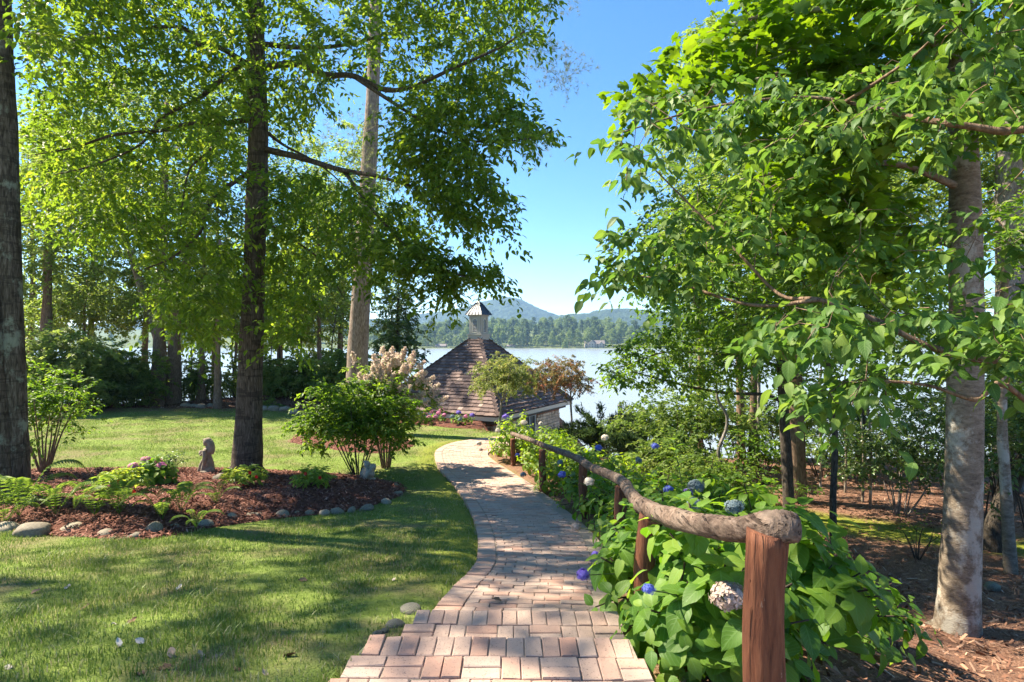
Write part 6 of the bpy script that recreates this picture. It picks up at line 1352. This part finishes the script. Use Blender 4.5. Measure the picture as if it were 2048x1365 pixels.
crouch = [('s', ((0, 0, .10), (.11, .10, .11), (0, 0, 0))), ('s', ((.03, 0, .17), (.085, .085, .11), (0, .3, 0))), ('s', ((-.03, -.01, .27), (.062, .060, .064), (0, 0, 0))), ('s', ((-.05, .0, .31), (.045, .05, .03), (0, .3, 0))), ('t', ([(.03, -.08, .22), (-.02, -.11, .15), (-.06, -.08, .19), (-.06, -.05, .22)], [.034, .03, .026, .024])), ('t', ([(.03, .08, .22), (-.03, .11, .15), (-.07, .07, .19)], [.034, .03, .024])),
          ('t', ([(.06, -.06, .08), (-.05, -.10, .13), (-.09, -.08, .03)], [.05, .048, .035])), ('t', ([(.06, .06, .08), (-.06, .09, .13), (-.10, .08, .03)], [.05, .045, .035])), ('s', ((.085, -.01, .20), (.045, .07, .075), (0, .3, 0))), ('s', ((0, 0, .0), (.13, .12, .04), (0, 0, 0)))]
blob_figure('garden_figure', crouch, (b[0], b[1], b[2] - .01), math.radians(35), 1.12, 'small hunched stone figure at the foot of the leafy shrub', 'statue')

# ------------------------------------------------------------------ far shore: trees, houses
M_leaf_far = leafmat('leaf_far_shore', [(.065, .11, .032), (.10, .155, .042), (.14, .195, .055), (.19, .23, .08)], .3, .6); M_leaf_far2 = leafmat('leaf_far_dark', [(.035, .070, .026), (.06, .10, .036), (.09, .14, .046)], .3, .6)
def far_tree(seed, H, Wd, ml, conic=False):
    r = np.random.default_rng(seed); mb = MB(); n = 34; tm = MB(); tube(tm, np.array([(0, 0, -1), (0, 0, H*.6)]), np.array([.4, .2]), 5)
    cl = []
    for i in range(n):
        z = r.uniform(.22, .97) if not conic else r.uniform(.12, .98); w = (math.sin(min(1, (1-z)*1.5+.10)*1.5708) if not conic else (1-z)*1.05+.06)*Wd*.5*math.sqrt(r.uniform(.25, 1)); a = r.uniform(0, 6.283); cl.append((math.cos(a)*w, math.sin(a)*w, z*H))
    for c_ in cl:
        m = 42; v = unit(r.standard_normal((m, 3))); rad = Wd*.15*r.uniform(.7, 1.3); P = np.array(c_) + v*rad*r.uniform(.5, 1, (m, 1)); put_leaves(mb, T_diamond(.8), P, unit(r.standard_normal((m, 3))), v + [0, 0, .5], 1.5, np.clip(r.normal(.5, .22, m) + r.normal(0, .12), 0, 1))
    return mb.mesh('crown', ml), tm.mesh('trunk', M_bark_grey), mb
ARC = [far_tree(900, 24, 15, M_leaf_far), far_tree(901, 27, 15, M_leaf_far), far_tree(902, 22, 17, M_leaf_far), far_tree(903, 26, 10, M_leaf_far2, True), far_tree(904, 18, 13, M_leaf_far), far_tree(905, 26, 14, M_leaf_far2)]
r = np.random.default_rng(910); cnt = 0
def put_far(x, y, k, s, lab, grp='trees on the far shore'):
    e = empty('shore_tree', (x, y, float(far_z(x, y)) - .3), lab, 'tree', grp); e.rotation_euler = (0, 0, r.uniform(0, 6.28)); e.scale = (s, s, s*r.uniform(.9, 1.1))
    link('crown', ARC[k][0], e); link('trunk', ARC[k][1], e)
FORD = ordw + ['twenty-third','twenty-fourth','twenty-fifth','twenty-sixth','twenty-seventh','twenty-eighth','twenty-ninth','thirtieth']
for row, (off, st, sc) in enumerate(((9, 11, .75), (26, 10.5, .95), (48, 11, 1.1))):
    x = -118 + row*3; nrow = -1
    while x < 150:
        k = int(r.integers(0, 6)); xx = x + r.uniform(-3, 3); 
        if not (row == 0 and (96 < xx < 128 or r.random() < .25)): nrow += 1; put_far(xx, shore_y(xx) + off + r.uniform(-4, 6), k, sc*r.uniform(.7, 1.12)*(.78 if xx < -40 else 1.0), 'hazy tree in the %s of the far shore, %s from the left' % (('front row', 'second row', 'back row')[row], FORD[nrow]), ('front row of far shore trees', 'second row of far shore trees', 'back row of far shore trees')[row])
        x += st
put_far((1130-CX)/F*684, 684.5, 4, .62, 'lone round pale tree at the water\'s edge of the far shore', None)
# the wood behind and beside them reads as one mass
fm = MB(); base_mesh = ARC
def mass(mb, arr, n, seed):
    r = np.random.default_rng(seed)
    for _ in range(n):
        side = r.random()
        if side < .45: x = r.uniform(-130, 170); b_ = r.uniform(70, 330)
        elif side < .72: x = r.uniform(-560, -120); b_ = r.uniform(8, 150)
        else: x = r.uniform(150, 560); b_ = r.uniform(8, 150)
        y = float(shore_y(x)) + b_; z = float(far_z(x, y)); s = r.uniform(.8, 1.15); k = int(r.integers(0, len(arr))); m = arr[k][2]; a = r.uniform(0, 6.28)
        V = np.concatenate(m.V); sel = slice(None, None, 1); ca, sa = math.cos(a), math.sin(a); Vr = np.c_[V[:, 0]*ca-V[:, 1]*sa, V[:, 0]*sa+V[:, 1]*ca, V[:, 2]]*s + [x, y, z]
        F_ = np.concatenate(m.F); R_ = np.concatenate(m.R); mb.add(Vr, [F_[::1]], R_)
mass(fm, ARC[:3] + ARC[4:5], 190, 920); tag(fm.obj('far_forest', M_leaf_far), 'hazy green wood rising behind the far shore', 'wood', None, 'stuff')
fm2 = MB(); mass(fm2, ARC[3:4] + ARC[5:6], 80, 921); tag(fm2.obj('far_forest', M_leaf_far2), 'darker pines scattered through the wood behind the far shore', 'wood', None, 'stuff')

M_white_wall = plain('white_siding', (.30, .28, .25), .7, .3, .05, 1); M_far_roof = plain('grey_roof', (.20, .17, .16), .8, .2, .1, 1); M_tan_wall = plain('tan_siding', (.42, .30, .22), .7, .3, .05, 1)
def far_house(x, w, dpt, h, rh, label, mw, seed, wing=True, nwin=4):
    y = float(shore_y(x)) + 7; z = float(far_z(x, y)) - .3; root = empty('lake_house', (x, y, z), label, 'house', 'houses on the far shore')
    def gable(x0, x1, y0, y1, z0, zt, rh, front):
        wm = MB(); xm = (x0+x1)/2; ym = (y0+y1)/2
        if front:
            V = [(x0,y0,z0),(x1,y0,z0),(x1,y1,z0),(x0,y1,z0),(x0,y0,zt),(x1,y0,zt),(x1,y1,zt),(x0,y1,zt),(xm,y0,zt+rh),(xm,y1,zt+rh)]; F4 = [[1,2,6,5],[3,0,4,7],[0,1,5,4],[2,3,7,6]]; F3 = [[4,5,8],[6,7,9]]; R = [(x0-.5,y0-.5,zt-.2),(xm,y0-.5,zt+rh+.1),(xm,y1+.5,zt+rh+.1),(x0-.5,y1+.5,zt-.2),(x1+.5,y0-.5,zt-.2),(x1+.5,y1+.5,zt-.2)]
        else:
            V = [(x0,y0,z0),(x1,y0,z0),(x1,y1,z0),(x0,y1,z0),(x0,y0,zt),(x1,y0,zt),(x1,y1,zt),(x0,y1,zt),(x0,ym,zt+rh),(x1,ym,zt+rh)]; F4 = [[0,1,5,4],[2,3,7,6],[1,2,6,5],[3,0,4,7]]; F3 = [[4,8,7],[5,6,9]]; R = [(x0-.5,y0-.5,zt-.2),(x0-.5,ym,zt+rh+.1),(x1+.5,ym,zt+rh+.1),(x1+.5,y0-.5,zt-.2),(x0-.5,y1+.5,zt-.2),(x1+.5,y1+.5,zt-.2)]
        wm.add(np.array(V, float) + [x, y, z], [np.array(F4), np.array(F3)]); wm.obj('wall', mw, root); rm = MB()
        R = np.array(R, float) + [x, y, z]; rm.add(R, [np.array([[0,1,2,3],[1,2,5,4]]) if front else np.array([[0,3,2,1],[4,1,2,5]])]); rm.obj('roof', M_far_roof, root)
    gable(-w/2, w/2, 0, dpt, -1, h, rh, False)
    if wing: gable(-w*.32, -w*.02, -2.5, dpt*.5, -1, h+.5, rh*.9, True); gable(w*.20, w*.42, -1.6, dpt*.5, -1, h-.4, rh*.7, True)
    for i in range(nwin):
        wx = x + (-.42 + .84*i/(nwin-1))*w; yy = y - (2.55 if wing and -.32 < (wx-x)/w < -.02 else (1.65 if wing and .20 < (wx-x)/w < .42 else .05))
        for lv in range(2 if h > 4 else 1): wm = MB(); box(wm, (wx, yy, z + 1.2 + lv*2.6), (1.2, .08, 1.5)); wm.obj('window', M_glass, root)
far_house((1193-CX)/F*685, 24, 9, 5.2, 4.0, 'white gabled lake house among trees on the far shore', M_white_wall, 1, True, 7)
far_house((880-CX)/F*695, 13, 7, 2.6, 2.2, 'low tan boathouse on the far shore left of the cupola', M_tan_wall, 2, False, 3)
far_house((1022-CX)/F*690, 10, 6, 2.4, 1.6, 'small pale boathouse on the far shore right of the cupola', M_white_wall, 3, False, 3)

# ------------------------------------------------------------------ air
hz = MB(); x0, x1, y0, y1, z0, z1 = -2700, 2700, -40, 3650, -14.5, 262
hz.add([(x0,y0,z0),(x1,y0,z0),(x1,y1,z0),(x0,y1,z0),(x0,y0,z1),(x1,y0,z1),(x1,y1,z1),(x0,y1,z1)], [np.array([[0,3,2,1],[4,5,6,7],[0,1,5,4],[1,2,6,5],[2,3,7,6],[3,0,4,7]])])
hm = bpy.data.materials.new('haze_air'); hm.use_nodes = True; hn = hm.node_tree; hn.nodes.clear(); ho = hn.nodes.new('ShaderNodeOutputMaterial'); pv = hn.nodes.new('ShaderNodeVolumePrincipled'); pv.inputs['Color'].default_value = (.42, .68, 1, 1); pv.inputs['Density'].default_value = .00017; pv.inputs['Anisotropy'].default_value = .2; hn.links.new(pv.outputs[0], ho.inputs['Volume'])
tag(hz.obj('haze', hm), 'thin blue summer haze over the lake', None, None, 'stuff')
